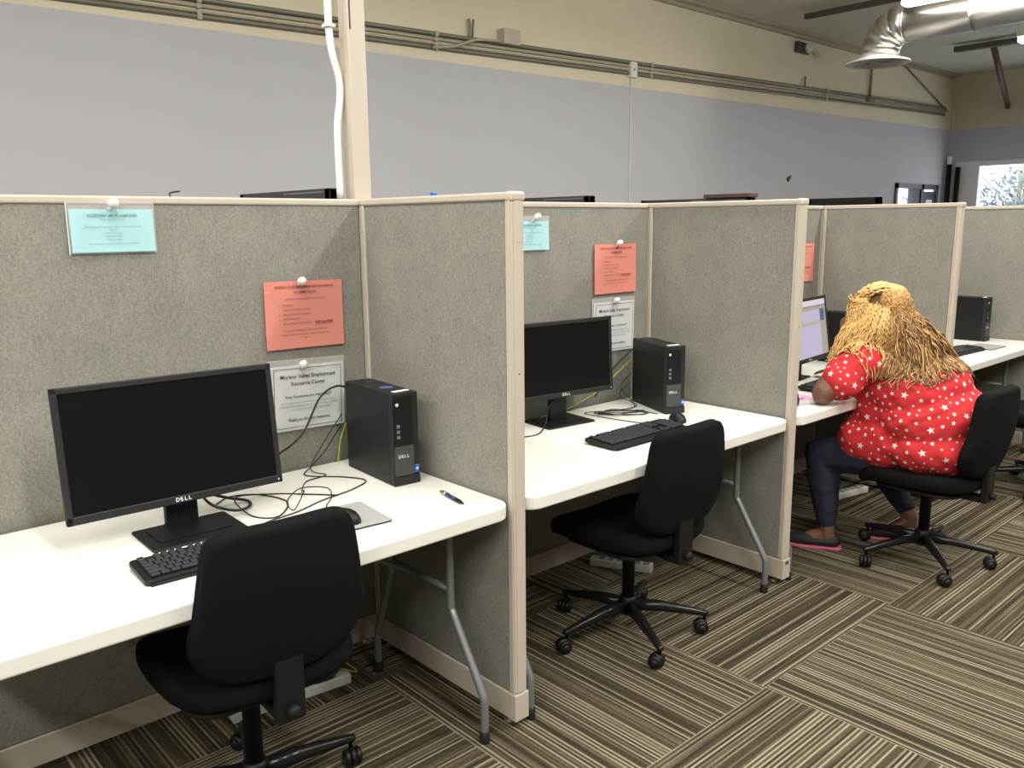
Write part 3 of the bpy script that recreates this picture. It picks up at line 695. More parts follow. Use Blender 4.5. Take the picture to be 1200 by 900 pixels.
# power strips and things on the floor
def strip(label, xa, ya, L, rz, plug=True):
    t = thing('power_strip', label, 'power strip', (xa, ya, 0), rz)
    b = MB(); b.b2((0, -.025, 0), (L, .025, .036), 'offw', .006, 3); b.build('housing', t)
    for k in range(6):
        s_ = MB(); s_.b2((.04+k*L/7, -.016, .036), (.066+k*L/7, .016, .0375), 'inkg', .001); s_.build('socket', t)
    return t
strip('white power strip on the floor under the nearest desk', -.64, -.115, .40, -.10)
strip('white power strip on the floor behind the empty middle chair', 1.09, -.04, .28, -1.09)
strip('white power strip on the floor by the leg of the person', 2.70, -.34, .30, -.2)
t = thing('power_adapter', 'black power adapter with a white mark standing on the nearest power strip', 'adapter', (-.335, -.15, .038), -.1)
b = MB(); b.prism([(-.030, 0), (.030, 0), (.036, .03), (.026, .062), (0, .085), (-.026, .07)], -.02, .02, 'blackm', .006, 2, mtx=MX((0, 0, 0), PI/2)); b.build('body', t)
b = MB(); b.prism([(-.012, .018), (-.003, .022), (0, .014), (.006, .022), (.012, .02), (.007, .032), (.010, .046), (.002, .042), (-.004, .052), (-.005, .040), (-.013, .040), (-.006, .031)], .0202, .0208, 'lit', mtx=MX((0, 0, 0), PI/2)); b.build('white_mark', t)
cable('yellow network cable drooping by the nearest power strip', [(-.30, -.02, .30), (-.29, -.03, .16), (-.24, -.07, .06), (-.20, -.14, .012), (-.26, -.15, .045), (-.33, -.10, .075), (-.36, -.08, .10)], .0028, 'yellow')

# ============================================================ ITEMS BY THE PERSON
t = thing('notebook', 'spiral notebook with a pink cover on the desk by the elbow', 'notebook', (1.80, -.60, ZT), -.30)
b = MB(); b.b2((-.09, -.06, 0), (.09, .07, .016), 'paper', .002); b.build('pages', t)
b = MB(); b.b2((-.092, -.062, .016), (.092, .072, .018), 'pink', .001); b.b2((-.05, -.03, .018), (.03, .04, .030), 'pink', .008, 3); b.build('cover', t)
b = MB()
for k in range(18): b.lathe([(.008, -.0012), (.0095, 0), (.008, .0012)], 'lit', 12, axis='X', c=(-.085+k*.01, -.064, .0098))
b.build('spiral', t)
pm = nmat('black_white_pattern', (.02, .02, .02), .6)
nt = pm.node_tree; v_ = nt.nodes.new('ShaderNodeTexVoronoi'); v_.inputs['Scale'].default_value = 34; tcn = nt.nodes.new('ShaderNodeTexCoord'); nt.links.new(tcn.outputs['Object'], v_.inputs['Vector'])
rp = nt.nodes.new('ShaderNodeValToRGB'); rp.color_ramp.interpolation = 'CONSTANT'; rp.color_ramp.elements[0].color = (.7, .62, .6, 1); rp.color_ramp.elements[1].position = .24; rp.color_ramp.elements[1].color = (.025, .018, .018, 1)
nt.links.new(v_.outputs['Distance'], rp.inputs['Fac']); nt.links.new(rp.outputs['Color'], nt.nodes['Principled BSDF'].inputs['Base Color'])
M['pattern'] = pm
b = MB(); bb = bmesh.new(); bmesh.ops.create_icosphere(bb, subdivisions=4, radius=1)
for v in bb.verts:
    c = v.co.copy(); n_ = noise.noise(c*2.1)*.25
    hgt = max(c.z, -.55); wdt = 1-.62*max(0, (hgt+.2))
    v.co = Vector((c.x*.045*wdt*(1+n_), c.y*.035*wdt*(1+n_), (hgt+.55)*.093))
b._merge(bb, 'pattern', True)
o = tag(b.build('fabric_pouch'), 'small black and white patterned pouch at the desk corner by the second divider', 'pouch'); o.location = (1.665, -.655, ZT)

# ============================================================ PERSON
def grow(parts, voxel, smooth=6, disp=None, name='b'):
    """parts: list of chains [(p,r),(p,r),...] or ('e', centre, radii, rot). returns bmesh of the fused surface"""
    b = bmesh.new()
    def sph(p, r, sub=2, sc=(1, 1, 1), R=None):
        q = bmesh.new(); bmesh.ops.create_icosphere(q, subdivisions=sub, radius=1)
        mt = Matrix.Translation(p) @ (R or Matrix.Identity(4)) @ Matrix.Diagonal((sc[0]*r, sc[1]*r, sc[2]*r, 1))
        bmesh.ops.transform(q, matrix=mt, verts=q.verts); me = bpy.data.meshes.new('q'); q.to_mesh(me); q.free(); b.from_mesh(me); bpy.data.meshes.remove(me)
    for P in parts:
        if P[0] == 'e':
            R = P[3] if len(P) > 3 else None
            sph(Vector(P[1]), 1, 3, P[2], R)
        else:
            for (p, r), (q, s) in zip(P, P[1:]):
                p, q = Vector(p), Vector(q); d = (q-p).length; n = max(1, int(d/(min(r, s)*.22)))
                for k in range(n+1):
                    f = k/n; sph(p.lerp(q, f), r+(s-r)*f)
    me = bpy.data.meshes.new('g'); b.to_mesh(me); b.free()
    o = bpy.data.objects.new('g', me); COL.objects.link(o)
    md = o.modifiers.new('r', 'REMESH'); md.mode = 'VOXEL'; md.voxel_size = voxel; md.adaptivity = 0
    md = o.modifiers.new('s', 'SMOOTH'); md.factor = .5; md.iterations = smooth
    bpy.context.view_layer.update()
    dg = bpy.context.evaluated_depsgraph_get(); e = bpy.data.meshes.new_from_object(o.evaluated_get(dg))
    bpy.data.objects.remove(o); bpy.data.meshes.remove(me)
    r = bmesh.new(); r.from_mesh(e); bpy.data.meshes.remove(e)
    if disp:
        r.normal_update()
        for v in r.verts: v.co += v.normal*disp(v.co)
    return r
PO = Vector((2.215, -1.0, 0))
pers = thing('person', 'person with long crimped blonde hair in a red star-print top, leaning on the desk', 'person', PO)
HC = Vector((2.15, -.815, 1.118)); neckb = Vector((2.18, -.875, .94))
Ls, Le, Lw = Vector((2.00, -.80, .905)), Vector((1.84, -.715, .778)), Vector((2.035, -.735, .965))
Rs, Re, Rw = Vector((2.43, -.86, .90)), Vector((2.52, -.70, .775)), Vector((2.47, -.50, .77))
Lh, Lk_, La = Vector((2.16, -1.02, .50)), Vector((2.07, -.605, .440)), Vector((2.045, -.665, .095))
Rh, Rk, Ra = Vector((2.36, -1.02, .50)), Vector((2.43, -.66, .45)), Vector((2.44, -.88, .11))
def hand(wr, dirv, palmn, curl):
    dirv = dirv.normalized(); side = dirv.cross(palmn).normalized(); palmn = side.cross(dirv).normalized(); out = []
    pc = wr+dirv*.05
    out.append([(wr, .022), (wr+dirv*.02, .021)])
    for k in (-1.5, -.5, .5, 1.5): out.append([(wr+dirv*.015+side*k*.010, .014), (wr+dirv*.085+side*k*.0195, .0115)])
    for k, ln in ((-1.5, .066), (-.5, .080), (.5, .076), (1.5, .060)):
        a = wr+dirv*.088+side*k*.0200; d1 = dirv.copy(); ch = [(a, .0092)]
        for sgl, fr in ((.42, 1), (.32, .95), (.26, .85)):
            d1 = (d1+palmn*curl*.5).normalized(); a = a+d1*ln*sgl; ch.append((a, .0088*fr))
        out.append(ch)
    a = wr+dirv*.022-side*.024; out.append([(a, .013), (a+dirv*.03-side*.022+palmn*.008, .0105), (a+dirv*.058-side*.03+palmn*.014, .0090)])
    return out
body = []
body += [('e', HC, (.074, .094, .112)), ('e', HC+Vector((.01, .03, -.055)), (.056, .062, .062)), [(HC+Vector((0, -.04, -.05)), .055), (neckb, .062)]]
Fd = Vector((.22, .93, -.28)).normalized(); Fr = Fd.cross(Vector((0, 0, 1))).normalized(); Fu = Fr.cross(Fd)
fc = HC+Fd*.088-Fu*.012
body += [[(fc+Fu*.028-Fd*.008, .011), (fc-Fu*.004+Fd*.014, .0125)], [(fc-Fu*.004-Fr*.011+Fd*.002, .009), (fc-Fu*.004+Fr*.011+Fd*.002, .009)],
         [(fc-Fu*.034-Fr*.018-Fd*.006, .0075), (fc-Fu*.033+Fd*.002, .009), (fc-Fu*.034+Fr*.018-Fd*.006, .0075)],
         [(fc-Fu*.047-Fr*.014-Fd*.008, .008), (fc-Fu*.048-Fd*.002, .010), (fc-Fu*.047+Fr*.014-Fd*.008, .008)],
         ('e', fc-Fu*.078-Fd*.018, (.024, .024, .02)), [(fc+Fu*.040-Fr*.035-Fd*.014, .010), (fc+Fu*.043-Fd*.004, .010), (fc+Fu*.040+Fr*.035-Fd*.014, .010)]]
for s in (-1, 1):
    body += [('e', fc+Fr*s*.030+Fu*.022-Fd*.018, (.014, .014, .011)), ('e', HC+Fr*s*.076-Fu*.01-Fd*.005, (.010, .018, .03)), ('e', fc+Fr*s*.042-Fu*.022-Fd*.03, (.024, .026, .024))]
body += [[(Ls, .064), (Ls.lerp(Le, .5), .062), (Le, .052)], [(Le, .052), (Le.lerp(Lw, .35), .048), (Lw, .028)],
         [(Rs, .062), (Rs.lerp(Re, .5), .056), (Re, .043)], [(Re, .042), (Re.lerp(Rw, .35), .040), (Rw, .026)]]
body += hand(Lw, Vector((.25, .45, 1)), Vector((.9, -.1, -.2)), .5)
body += hand(Rw, Vector((-.05, 1, -.05)), Vector((0, 0, -1)), .35)
body += [('e', (2.22, -.97, .70), (.19, .15, .22)), [(Ls, .07), ((2.2, -.86, .88), .09), (Rs, .07)], ('e', (2.24, -1.02, .52), (.20, .17, .10))]
body += [[(Lh, .10), (Lk_, .062)], [(Lk_, .058), (Lk_.lerp(La, .35), .058), (La, .036)], [(Rh, .10), (Rk, .062)], [(Rk, .058), (Rk.lerp(Ra, .35), .058), (Ra, .036)]]
def foot(a, toe):
    d = Vector((toe[0]-a[0], toe[1]-a[1], 0)).normalized(); h = Vector((a[0], a[1], .038))-d*.03
    return [[(a, .036), (Vector((a[0], a[1], .06)), .036)], [(h, .030), (h+d*.09+Vector((0, 0, .004)), .033), (h+d*.16-Vector((0, 0, .010)), .027), (h+d*.205-Vector((0, 0, .016)), .018)], [(a-Vector((0, 0, .02)), .032), (h+d*.12, .028)]], d, h
Ltoe, Rtoe = (1.965, -.50), (2.31, -.735)
fl, dl, hl = foot(La, Ltoe); fr_, dr, hr = foot(Ra, Rtoe)
body += fl+fr_
def rel(bm_):
    bmesh.ops.translate(bm_, vec=-PO, verts=bm_.verts); return bm_
bs = grow(body, .0062, 3)
b = MB(); b._merge(rel(bs), 'skin', True); bodyo = b.build('body', pers)
# leggings
lg = [('e', (2.24, -1.03, .535), (.235, .21, .12)), [(Lh, .118), (Lh.lerp(Lk_, .5), .108), (Lk_, .080)], [(Lk_, .078), (Lk_.lerp(La, .3), .076), (Lk_.lerp(La, .7), .058), (Lk_.lerp(La, .90), .046)],
      [(Rh, .118), (Rh.lerp(Rk, .5), .105), (Rk, .079)], [(Rk, .078), (Rk.lerp(Ra, .3), .076), (Rk.lerp(Ra, .7), .056), (Rk.lerp(Ra, .88), .046)]]
b = MB(); b._merge(rel(grow(lg, .009, 4, lambda c: .004*noise.noise(Vector((c.x*9, c.y*9, c.z*26))))), 'legging', True); b.build('leggings', pers)
# shoes
for h, d, nm in ((hl, dl, 'l'), (hr, dr, 'r')):
    n = Vector((-d.y, d.x, 0))
    def shoe(zt, grow_, z0, zoff=0):
        q = bmesh.new(); pr = [(-.040, .012), (-.036, .026), (-.02, .034), (.05, .035), (.12, .044), (.17, .042), (.205, .030), (.226, .010)]
        side = [(f, w) for f, w in pr]+[(f, -w) for f, w in pr[::-1]]
        return [((h+d*f+n*(w+(grow_ if w > 0 else -grow_))).x, (h+d*f+n*(w+(grow_ if w > 0 else -grow_))).y) for f, w in side]
    root = MB(); root.prism(shoe(0, .003, 0), -.0, .011, 'sole', .003, 2, mtx=Matrix.Translation(-PO), smooth=False)
    so = MB()
    up_ = [[(h+Vector((0, 0, -.002)), .035), (h+d*.05+Vector((0, 0, -.006)), .034)], [(h+d*.10+Vector((0, 0, -.004)), .037), (h+d*.15-Vector((0, 0, .012)), .036), (h+d*.19-Vector((0, 0, .016)), .026)],
           [(h+d*.0+n*.022-Vector((0, 0, .004)), .018), (h+d*.12+n*.024-Vector((0, 0, .008)), .018)], [(h-n*.022-Vector((0, 0, .004)), .018), (h+d*.12-n*.024-Vector((0, 0, .008)), .018)]]
    g = grow(up_, .006, 3)
    for v in g.verts: v.co.z = max(v.co.z, .010)
    so._merge(rel(g), 'shoe', True); sh = so.build('shoe', pers); sl = root.build('sole', sh)
# shirt
RY = lambda a: Matrix.Rotation(a, 4, 'X')
shirt = [('e', (2.245, -1.045, .545), (.285, .235, .145)), ('e', (2.235, -1.02, .66), (.275, .235, .17), RY(-.15)), ('e', (2.22, -.965, .78), (.25, .215, .17)), ('e', (2.22, -.86, .68), (.20, .20, .17)),
         ('e', (2.20, -.90, .87), (.21, .155, .12)),
         [(Ls+Vector((.03, 0, -.01)), .092), ((2.19, -.87, .905), .105), (Rs+Vector((-.03, 0, -.01)), .092)],
         [(Ls, .090), (Ls.lerp(Le, .35), .092), (Ls.lerp(Le, .60)+Vector((0, -.01, 0)), .088)], [(Rs, .088), (Rs.lerp(Re, .45), .084), (Rs.lerp(Re, .75), .080)],
         [((2.10, -.90, .545), .13), ((2.10, -.78, .535), .115)], [((2.36, -.90, .54), .13), ((2.36, -.80, .53), .115)], [(neckb+Vector((0, -.01, -.03)), .085), (neckb+Vector((0, 0, .01)), .072)]]
def folds(c):
    k = math.exp(-((c.z-.70)/.12)**2)
    s = c.z+.55*(c.y+.9)
    f = .011*k*noise.noise(Vector((c.x*2.2, s*26, c.y*2.5)))
    s2 = c.z-.8*(c.y+.9)
    f += .006*noise.noise(Vector((c.x*4, s2*18+3, c.y*3)))+.004*noise.noise(c*7)
    return f
g = grow(shirt, .0085, 5, folds)
g.normal_update(); SB = BVHTree.FromBMesh(g)
# star print: small star faces laid on the cloth
g.faces.ensure_lookup_table()
random.seed(11); areas = [f.calc_area() for f in g.faces]; pts = []
cand = random.choices(range(len(areas)), weights=areas, k=9000); stars = bmesh.new()
def try_star(fi, r, gap):
    f = g.faces[fi]; c = f.calc_center_median()
    for q, rq in pts:
        if (q-c).length < (r+rq)*gap: return
    pts.append((c, r)); n = f.normal; a0 = random.random()*6.28; u = n.orthogonal().normalized(); v = n.cross(u); vv = []
    def put(p):
        loc, nn, _, _ = SB.find_nearest(p); return stars.verts.new(loc+nn*.0013)
    cc = put(c)
    for k in range(10):
        rr = r if k % 2 == 0 else r*.42; a = a0+PI*k/5; vv.append(put(c+(u*math.cos(a)+v*math.sin(a))*rr))
    for k in range(10): stars.faces.new((cc, vv[k], vv[(k+1) % 10]))
i_ = 0
for fi in cand[:330]: try_star(fi, .0165, 2.5)
for fi in cand[330:2600]: try_star(fi, .0105, 1.7)
for fi in cand[2600:]: try_star(fi, .0062, 1.75)
b = MB(); b._merge(rel(g), 'shirt', True); b._merge(rel(stars), 'star', False); b.build('shirt', pers)
# hair
bb = BVHTree.FromBMesh(bs) if False else None
hb = bmesh.new(); tone = hb.verts.layers.float.new('tone')
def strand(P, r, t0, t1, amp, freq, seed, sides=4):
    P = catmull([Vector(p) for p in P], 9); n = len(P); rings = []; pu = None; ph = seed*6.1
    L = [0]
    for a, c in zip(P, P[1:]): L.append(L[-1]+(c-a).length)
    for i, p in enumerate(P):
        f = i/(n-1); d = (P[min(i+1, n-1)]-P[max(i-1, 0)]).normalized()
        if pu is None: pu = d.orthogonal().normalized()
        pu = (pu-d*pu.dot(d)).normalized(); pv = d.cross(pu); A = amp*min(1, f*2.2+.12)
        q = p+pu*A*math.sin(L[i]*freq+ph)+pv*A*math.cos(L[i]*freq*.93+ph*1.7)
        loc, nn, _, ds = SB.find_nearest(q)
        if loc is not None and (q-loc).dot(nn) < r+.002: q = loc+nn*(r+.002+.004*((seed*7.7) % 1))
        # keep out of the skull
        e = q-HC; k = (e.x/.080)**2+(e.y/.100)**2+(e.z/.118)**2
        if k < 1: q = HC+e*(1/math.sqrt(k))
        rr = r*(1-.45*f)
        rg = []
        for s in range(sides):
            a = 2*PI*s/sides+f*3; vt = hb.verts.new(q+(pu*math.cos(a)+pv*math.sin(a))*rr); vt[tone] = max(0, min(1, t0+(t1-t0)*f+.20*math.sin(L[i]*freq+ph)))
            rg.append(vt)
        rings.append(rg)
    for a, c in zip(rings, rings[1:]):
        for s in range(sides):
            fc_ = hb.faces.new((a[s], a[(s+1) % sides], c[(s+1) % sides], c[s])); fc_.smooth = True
# cap under the strands
cp = bmesh.new(); bmesh.ops.create_icosphere(cp, subdivisions=4, radius=1)
for v in cp.verts:
    c = v.co.copy(); front = max(0, c.dot(Fd))
    s = 1.09 if front < .55 or c.z > .35 else .80
    v.co = HC+Vector((c.x*.080*s, c.y*.099*s, c.z*.117*s))+Vector((0, 0, 0))
random.seed(21)
knot = HC+Vector((-.074, .080, .044))
def locks(n, aa, ends, r=.0046, tone0=(.6, 1.0), tone1=(.10, .60), crown=True, puff=.03, amp=.0058):
    for i in range(n):
        sd = random.random(); a = math.radians(random.uniform(*aa)); rad = Vector((math.cos(a), math.sin(a), 0)); lay = random.random()
        def on(el, k=1.0): return HC+Vector((rad.x*.082*k*math.cos(el), rad.y*.100*k*math.cos(el), .121*k*math.sin(el)))
        end = ends(rad, a, sd); f = 1.04+.08*lay
        mid = HC+Vector((rad.x*(.084+puff*lay), rad.y*(.100+puff*lay), .005))
        mid2 = mid.lerp(end, .5)+rad*(.006+.022*lay)+Vector((0, 0, .010))
        P = [on(random.uniform(1.15, 1.5), 1.02), on(.85, f), on(.42, f), mid, mid2, end] if crown else [on(random.uniform(.0, .45)), mid, mid2, end]
        strand(P, r*(.75+.5*random.random()), random.uniform(*tone0), random.uniform(*tone1), amp, 210+90*sd, sd, 4)
# curtain falling over the near shoulder, side and back
locks(170, (150, 212), lambda rad, a, sd: HC+Vector((rad.x*.14, rad.y*.15+.02, -.14-.09*random.random())), tone1=(.45, .85), crown=False, puff=.02, amp=.004)
locks(110, (205, 238), lambda rad, a, sd: HC+Vector((rad.x*.13, rad.y*.15, -.19-.08*random.random())), tone0=(.3, .6), tone1=(.0, .4), puff=.006, crown=False)  # toned dark to hold the shade between the tail and the rest
locks(430, (222, 300), lambda rad, a, sd: Vector((2.01+.30*random.random(), -.93-.15*random.random(), .80+.07*random.random())), tone1=(.0, .5), amp=.0075, puff=.022)
locks(260, (265, 335), lambda rad, a, sd: Vector((2.12+.24*random.random(), -1.03-.08*random.random(), .82+.06*random.random())), tone1=(.0, .55), puff=.028, amp=.0075)
locks(140, (335, 455), lambda rad, a, sd: HC+Vector((rad.x*.13, rad.y*.12, -.14-.08*random.random())), tone1=(.5, .9), puff=.015)
locks(120, (95, 155), lambda rad, a, sd: HC+Vector((rad.x*.13, rad.y*.14, -.14-.08*random.random())), tone1=(.5, .9), puff=.015)
locks(230, (125, 212), lambda rad, a, sd: Vector((1.945+.09*random.random(), -.66-.16*random.random(), .865+.075*random.random())), tone1=(.5, .95), puff=.008, crown=False, amp=.004)
locks(120, (190, 238), lambda rad, a, sd: HC+Vector((rad.x*.13, rad.y*.15, -.19-.08*random.random())), tone0=(.55, .95), tone1=(.1, .5), puff=.01, amp=.004)
# strands swept from the crown to the knot, the tail below it and the wraps around it
for i in range(380):
    sd = random.random(); a = random.uniform(-3.1, 3.1)
    q_ = random.random()**.6; rx_, ry_ = .060*math.cos(a)*q_, .080*math.sin(a)*q_
    root = HC+Vector((rx_, ry_, .118*math.sqrt(max(.05, 1-(rx_/.08)**2-(ry_/.1)**2))+.006)); k = knot+Vector((random.uniform(-.012, .012), random.uniform(-.03, .02), random.uniform(-.022, .022)))
    mid = root.lerp(k, .5); mid = HC+(mid-HC).normalized()*(.118+.016*random.random())
    e = k+Vector((-.03+.02*random.random(), random.uniform(-.07, .07), -.20-.08*random.random()))
    strand([root, mid, k, k+Vector((-.035, random.uniform(-.02, .02), -.07)), e], .0042, .2 if sd < .14 else .95, .45+.4*sd, .0045, 240+60*sd, sd, 4)
for i in range(44):
    sd = random.random(); z = random.uniform(-.018, .018); t1_, t2_ = random.uniform(-.35, .35), random.uniform(-.9, .3); P = []; rr_ = random.uniform(.7, 1.08)
    for k in range(6):
        a = t2_-1.1+k*.62; P.append(knot+Vector((-.036*rr_*math.cos(a), .042*rr_*math.sin(a), z+.03*t1_*math.sin(a)-.012*math.cos(a))))
    strand(P, .0052, .98, .35+.5*sd, .0035, 260, sd, 4)
me = bpy.data.meshes.new('hair'); bmesh.ops.translate(hb, vec=-PO, verts=hb.verts); hb.to_mesh(me); hb.free(); me.materials.append(M['hair'])
ho = bpy.data.objects.new('hair', me); COL.objects.link(ho); ho.parent = pers; ho['label'] = 'long crimped blonde hair, half tied up'
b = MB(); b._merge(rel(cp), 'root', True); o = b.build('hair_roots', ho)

# ============================================================ BEYOND THE PARTITIONS
b = MB(); b.b2((-.01, .32, 0), (.24, .34, 1.655), 'dark'); b.bm.free()
def topframe(x, ya, yb, z, label, mt='dark', light=True):
    t = thing('privacy_screen', label, 'screen', (x, (ya+yb)/2, 0)); L = yb-ya
    b = MB(); b.b2((-.012, -L/2+.02, .12), (.012, L/2-.02, z-.012), 'bezel'); b.build('board', t)
    b = MB(); b.b2((-.022, -L/2, z-.05), (.022, L/2, z), mt, .003); b.b2((-.022, -L/2, .04), (.022, -L/2+.04, z), mt, .003); b.b2((-.022, L/2-.04, .04), (.022, L/2, z), mt, .003); b.b2((-.022, -L/2, .04), (.022, L/2, .12), mt, .003)
    if light: b.b2((-.0235, -L/2+.05, z-.016), (-.021, L/2-.42, z-.010), 'grey')
    b.build('frame', t)
    b = MB()
    for k in (-1, 1): b.b2((-.2, k*(L/2-.05)-.02, 0), (.2, k*(L/2-.05)+.02, .04), mt, .004)
    b.build('floor_foot', t)
    return t
topframe(.18, .50, 1.30, 1.659, 'dark framed screen edge showing over the nearest partition, left of the power pole')
topframe(1.67, .50, 1.25, 1.652, 'dark framed screen edge showing above the second partition')
topframe(3.15, .50, 1.38, 1.664, 'dark framed screen edge showing above the second divider')
topframe(4.90, .50, 1.10, 1.689, 'black framed screen edge showing above the third bay', 'black', False)
b = MB(); b.b2((3.10, .50, 1.6645), (3.20, .84, 1.688), 'brownw', .003); o = tag(b.build('wooden_block'), 'reddish brown block lying on the dark screen above the second divider', 'block')
b = MB(); b.tube([(-.63, .05, H), (-.63, .06, H+.012), (-.60, .06, H+.018)], .0025, 'black', 6, 4); tag(b.build('wire_hook'), 'tiny bent wire sticking up over the nearest partition', 'wire')

b = MB(); b.box((0, -.379, H+.006), (.014, .02, .010), 'sticker', .003); tag(b.build('blue_clip'), 'tiny blue clip on the top edge of the nearest divider', 'clip')
# wall conduits
def zc(x, z2): return z2+(x-2)*.0225
def conduit(label, z2, y, r, mt, xa=-5.5, xb=12.2):
    b = MB(); b.tube([(xa, y, zc(xa, z2)), (2.5, y, zc(2.5, z2)), (7, y, zc(7, z2)), (xb, y, zc(xb, z2))], r, mt, 8)
    o = tag(b.build('conduit'), label, 'pipe')
    for x in (-2.4, .75, 2.6, 5.2, 8.6):
        c = MB(); c.box((x, y-.002, zc(x, z2)), (.03, r*2, r*2+.008), 'conduit', .002); c.build('strap', o)
    return o
conduit('uppermost and thickest pipe of the bundle along the back wall', 2.932, YW-.02, .017, 'cond2')
conduit('second pipe from the top of the bundle along the back wall', 2.895, YW-.014, .011, 'conduit')
conduit('third pipe from the top of the bundle along the back wall', 2.862, YW-.014, .010, 'conduit')
conduit('lowest pipe of the bundle along the back wall', 2.832, YW-.016, .014, 'cond2')
b = MB(); b.b2((3.24, YW-.09, 2.95), (3.42, YW, 3.07), 'trim', .006); tag(b.build('junction_box'), 'cream junction box on the pipe bundle', 'electrical box')
b = MB(); b.tube([(2.55, YW-.04, 2.84), (2.75, YW-.05, 2.87), (2.95, YW-.06, 2.94), (3.1, YW-.05, 2.96), (3.3, YW-.04, 2.97)], .012, 'conduit', 8, 5); tag(b.build('flexible_conduit'), 'bent flexible pipe crossing the bundle left of the junction box', 'pipe')
b = MB(); b.tube([(2.93, YW-.02, 2.96), (2.93, YW-.03, 3.05), (2.915, YW-.03, 3.10)], .010, 'cond2', 8, 4); b.tube([(2.96, YW-.02, 2.96), (2.965, YW-.03, 3.10)], .008, 'cond2', 8); tag(b.build('pipe_stub'), 'short cut-off pipe stubs standing up from the bundle', 'pipe')
t = thing('surface_conduit', 'thin vertical conduit with a white box dropping down the lavender wall', 'pipe', (4.915, YW, 1.5))
b = MB(); b.b2((-.008, -.014, -1.5), (.008, 0, 1.36), 'winf'); b.build('channel', t)
b = MB(); b.b2((-.045, -.05, 1.36), (.045, 0, 1.50), 'white', .005); b.box((0, -.052, 1.43), (.02, .004, .02), 'grey'); b.build('box', t)
b = MB(); b.tube([(9.72, YW-.03, 3.08), (9.72, YW-.03, ZC)], .018, 'cond2', 8); b.box((9.72, YW-.04, 3.08), (.12, .08, .06), 'cond2', .01); tag(b.build('vertical_pipe'), 'vertical pipe on the wall under the round air diffuser', 'pipe')
b = MB(); b.tube([(8.06, YW-.03, 3.07), (8.06, YW-.03, 3.19)], .012, 'cond2', 8); tag(b.build('pipe_stub'), 'short upright pipe on the far part of the wall bundle', 'pipe')
b = MB(); b.tube([(10.55, YW-.03, ZC), (12.24, YW-.03, 3.12)], .012, 'cond2', 8); tag(b.build('diagonal_pipe'), 'thin pipe slanting down the wall to the far corner', 'pipe')
b = MB(); b.prism([(0, 0), (.085, .03), (.05, -.02), (.03, -.045)], 0, .02, 'brown', mtx=MX((7.80, YW, 2.02), PI/2)); tag(b.build('wall_hook'), 'small dark pointed hook on the lavender wall', 'hook')
b = MB(); b.b2((7.83, YW-.05, 3.44), (8.1, YW, 3.56), 'brown', .01); b.lathe([(.05, 0), (.06, .03), (.05, .05)], 'winf', 18, axis='Y', c=(8.03, YW-.10, 3.5)); b.lathe([(.03, 0), (.04, .03), (.03, .05)], 'winf', 18, axis='Y', c=(8.28, YW-.07, 3.47))
tag(b.build('emergency_light'), 'small twin-headed emergency light high on the back wall', 'emergency light')
# poles in the corner
b = MB(); b.tube([(XE-.10, 2.92, 0), (XE-.10, 2.92, 2.34)], .035, 'black', 12); b.box((XE-.10, 2.92, 2.40), (.06, .06, .12), 'white', .01); tag(b.build('corner_pole'), 'tall black pole with a white tip in the far corner', 'pole')
b = MB(); b.tube([(XE-.08, 2.80, 0), (XE-.08, 2.80, 2.30)], .035, 'black', 12); tag(b.build('corner_pole'), 'shorter tall black pole beside the white-tipped one in the corner', 'pole')

# duct, elbow, diffuser
t = thing('air_duct', 'round galvanised air duct under the ceiling at the upper right', 'duct', (6.2, 0, 3.2))
R_ = .165; b = MB()
b.lathe([(R_, -6.0), (R_, .98)], 'duct', 40, axis='Y')
for k in range(12): b.lathe([(R_, -.008), (R_+.004, -.004), (R_+.004, .004), (R_, .008)], 'duct', 40, axis='Y', c=(0, .97-.55*k, 0))
b.build('straight_duct', t)
b = MB(); P = []
for k in range(5):
    a = math.radians(90*k/4); P.append((0, .98+.22*math.sin(a), -.22+.22*math.cos(a)))
for k in range(4):
    q0, q1 = Vector(P[k]), Vector(P[k+1]); d = (q1-q0).normalized()*.012
    b.tube([q0-d, q1+d], R_-.002*k, 'duct', 28)
b.build('elbow', t)
t = thing('air_diffuser', 'round white ceiling diffuser hanging from the duct elbow', 'diffuser', (6.2, 1.22, 2.89))
b = MB(); b.lathe([(.15, .08), (.15, .05), (.27, .012), (.275, 0), (.265, -.004), (.24, .012), (.215, .02)], 'white', 40); b.build('outer_cone', t)
b = MB()
for r in (.20, .14, .08): b.lathe([(r-.03, .012), (r, -.008), (r+.004, -.006), (r-.02, .02)], 'offw', 36)
b.build('inner_cones', t)
# struts under the ceiling
b = MB(); b.b2((6.93, -2.0, 3.57), (6.99, 2.38, 3.62), 'brown'); tag(b.build('ceiling_strut'), 'brown strut under the ceiling left of the duct', 'strut')
b = MB(); b.b2((9.95, .6, 3.56), (10.05, 2.05, 3.62), 'brown'); tag(b.build('ceiling_strut'), 'dark strut under the ceiling right of the duct', 'strut')
b = MB(); b.tube([(10.0, 1.62, 3.60), (12.44, 2.2, 3.12)], .04, 'brownw', 4); tag(b.build('diagonal_brace'), 'reddish brown brace slanting down to the far end wall', 'brace')
b = MB(); b.b2((-2, YW-.05, ZC-.05), (12.4, YW, ZC-.02), 'conduit'); b.b2((-2, YW-.12, ZC-.02), (12.4, YW, ZC), 'conduit'); struct(b.build('trim_1'))

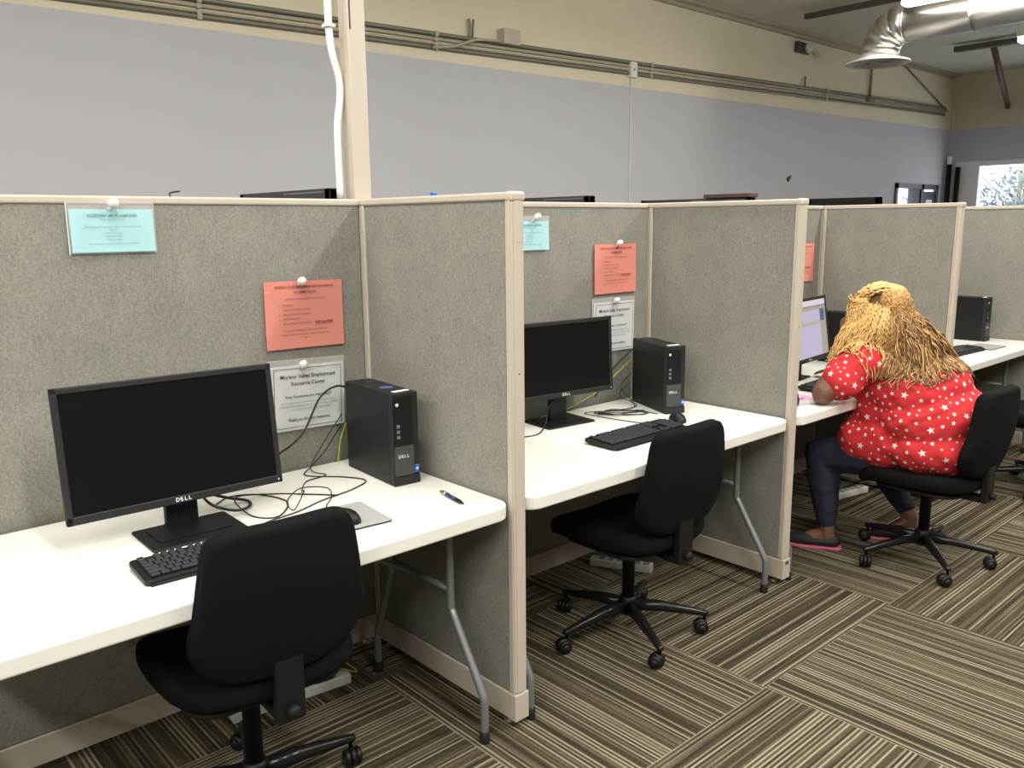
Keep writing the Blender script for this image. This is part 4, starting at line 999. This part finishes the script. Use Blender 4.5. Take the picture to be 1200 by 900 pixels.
# visible strip light fixtures
def fixture(x, y, z, L, label):
    t = thing('strip_light', label, 'ceiling light', (x, y, z))
    b = MB(); b.b2((-.07, -L/2, .02), (.07, L/2, .07), 'white', .005); b.build('housing', t)
    b = MB(); b.prism(rrect(.13, L-.02, .02, 4), -.03, .022, 'lamp', .01, 2); b.build('lit_diffuser', t)
    b = MB()
    for k in (-1, 1): b.tube([(0, k*L*.4, .07), (0, k*L*.4, ZC-z)], .004, 'grey', 6)
    b.build('hanger', t)
fixture(5.93, -.29, 3.30, 2.4, 'lit strip light at the top edge beside the duct')
fixture(8.3, -.42, 3.29, 2.4, 'lit strip light at the right edge above the window')

# tree outside the window
random.seed(2)
t = thing('tree', 'pale sunlit tree seen through the far window', 'tree', (20, 4.3, -1.2))
b = MB(); b.tube([(0, 0, 0), (.1, .1, 2), (0, 0, 4)], .06, 'conduit', 10, 4)
for k in range(16):
    a = k*2.4; b.tube([(0, 0, 1.6+k*.12), (math.cos(a)*.9, math.sin(a)*1.2, 2.4+k*.13), (math.cos(a)*1.5, math.sin(a)*2.2, 2.7+k*.14)], .014, 'conduit', 5, 4)
b.build('trunk', t)
M['leaf'] = nmat("pale_leaves", (.11, .17, .21), .6, var=.3, vscale=3)
lb = bmesh.new()
for k in range(22000):
    a = random.uniform(0, 6.28); r = random.random()**.5; cx, cy, cz = math.cos(a)*r*1.6, math.sin(a)*r*3.4, 2.35+random.gauss(0, .60)-.25*math.sin(a)*r*3
    if noise.noise(Vector((cx*1.3, cy*1.3, cz*1.3))) < .0: continue
    d = Vector((random.gauss(0, 1), random.gauss(0, 1), random.gauss(0, 1))).normalized(); e = d.orthogonal().normalized(); s = random.uniform(.06, .11); c = Vector((cx, cy, cz))
    lb.faces.new([lb.verts.new(c+q) for q in (d*s, e*s*.5, -d*s, -e*s*.5)])
b = MB(); b._merge(lb, 'leaf', False); b.build('foliage', t)

# groups of repeats
G = dict(cubicle_partition='long grey partitions', cubicle_divider='grey side dividers', folding_table='white folding tables', office_chair='black office chairs',
         monitor='black monitors on the desks', desktop_computer='black tower computers', keyboard='black keyboards', computer_mouse='black mice', mouse_pad='grey mouse pads',
         notice='notices pinned to the partitions', push_pin='white push pins', cable='cables around the desks', power_strip='white power strips on the floor',
         privacy_screen='dark screen edges above the partitions', conduit='pipes along the back wall', strip_light='strip lights under the ceiling', ceiling_strut='struts under the ceiling',
         corner_pole='black poles in the far corner', pipe_stub='short pipe stubs on the back wall')
for o in list(COL.objects):
    k = o.name.split('.')[0]
    if o.parent is None and 'label' in o and k in G: o['group'] = G[k]
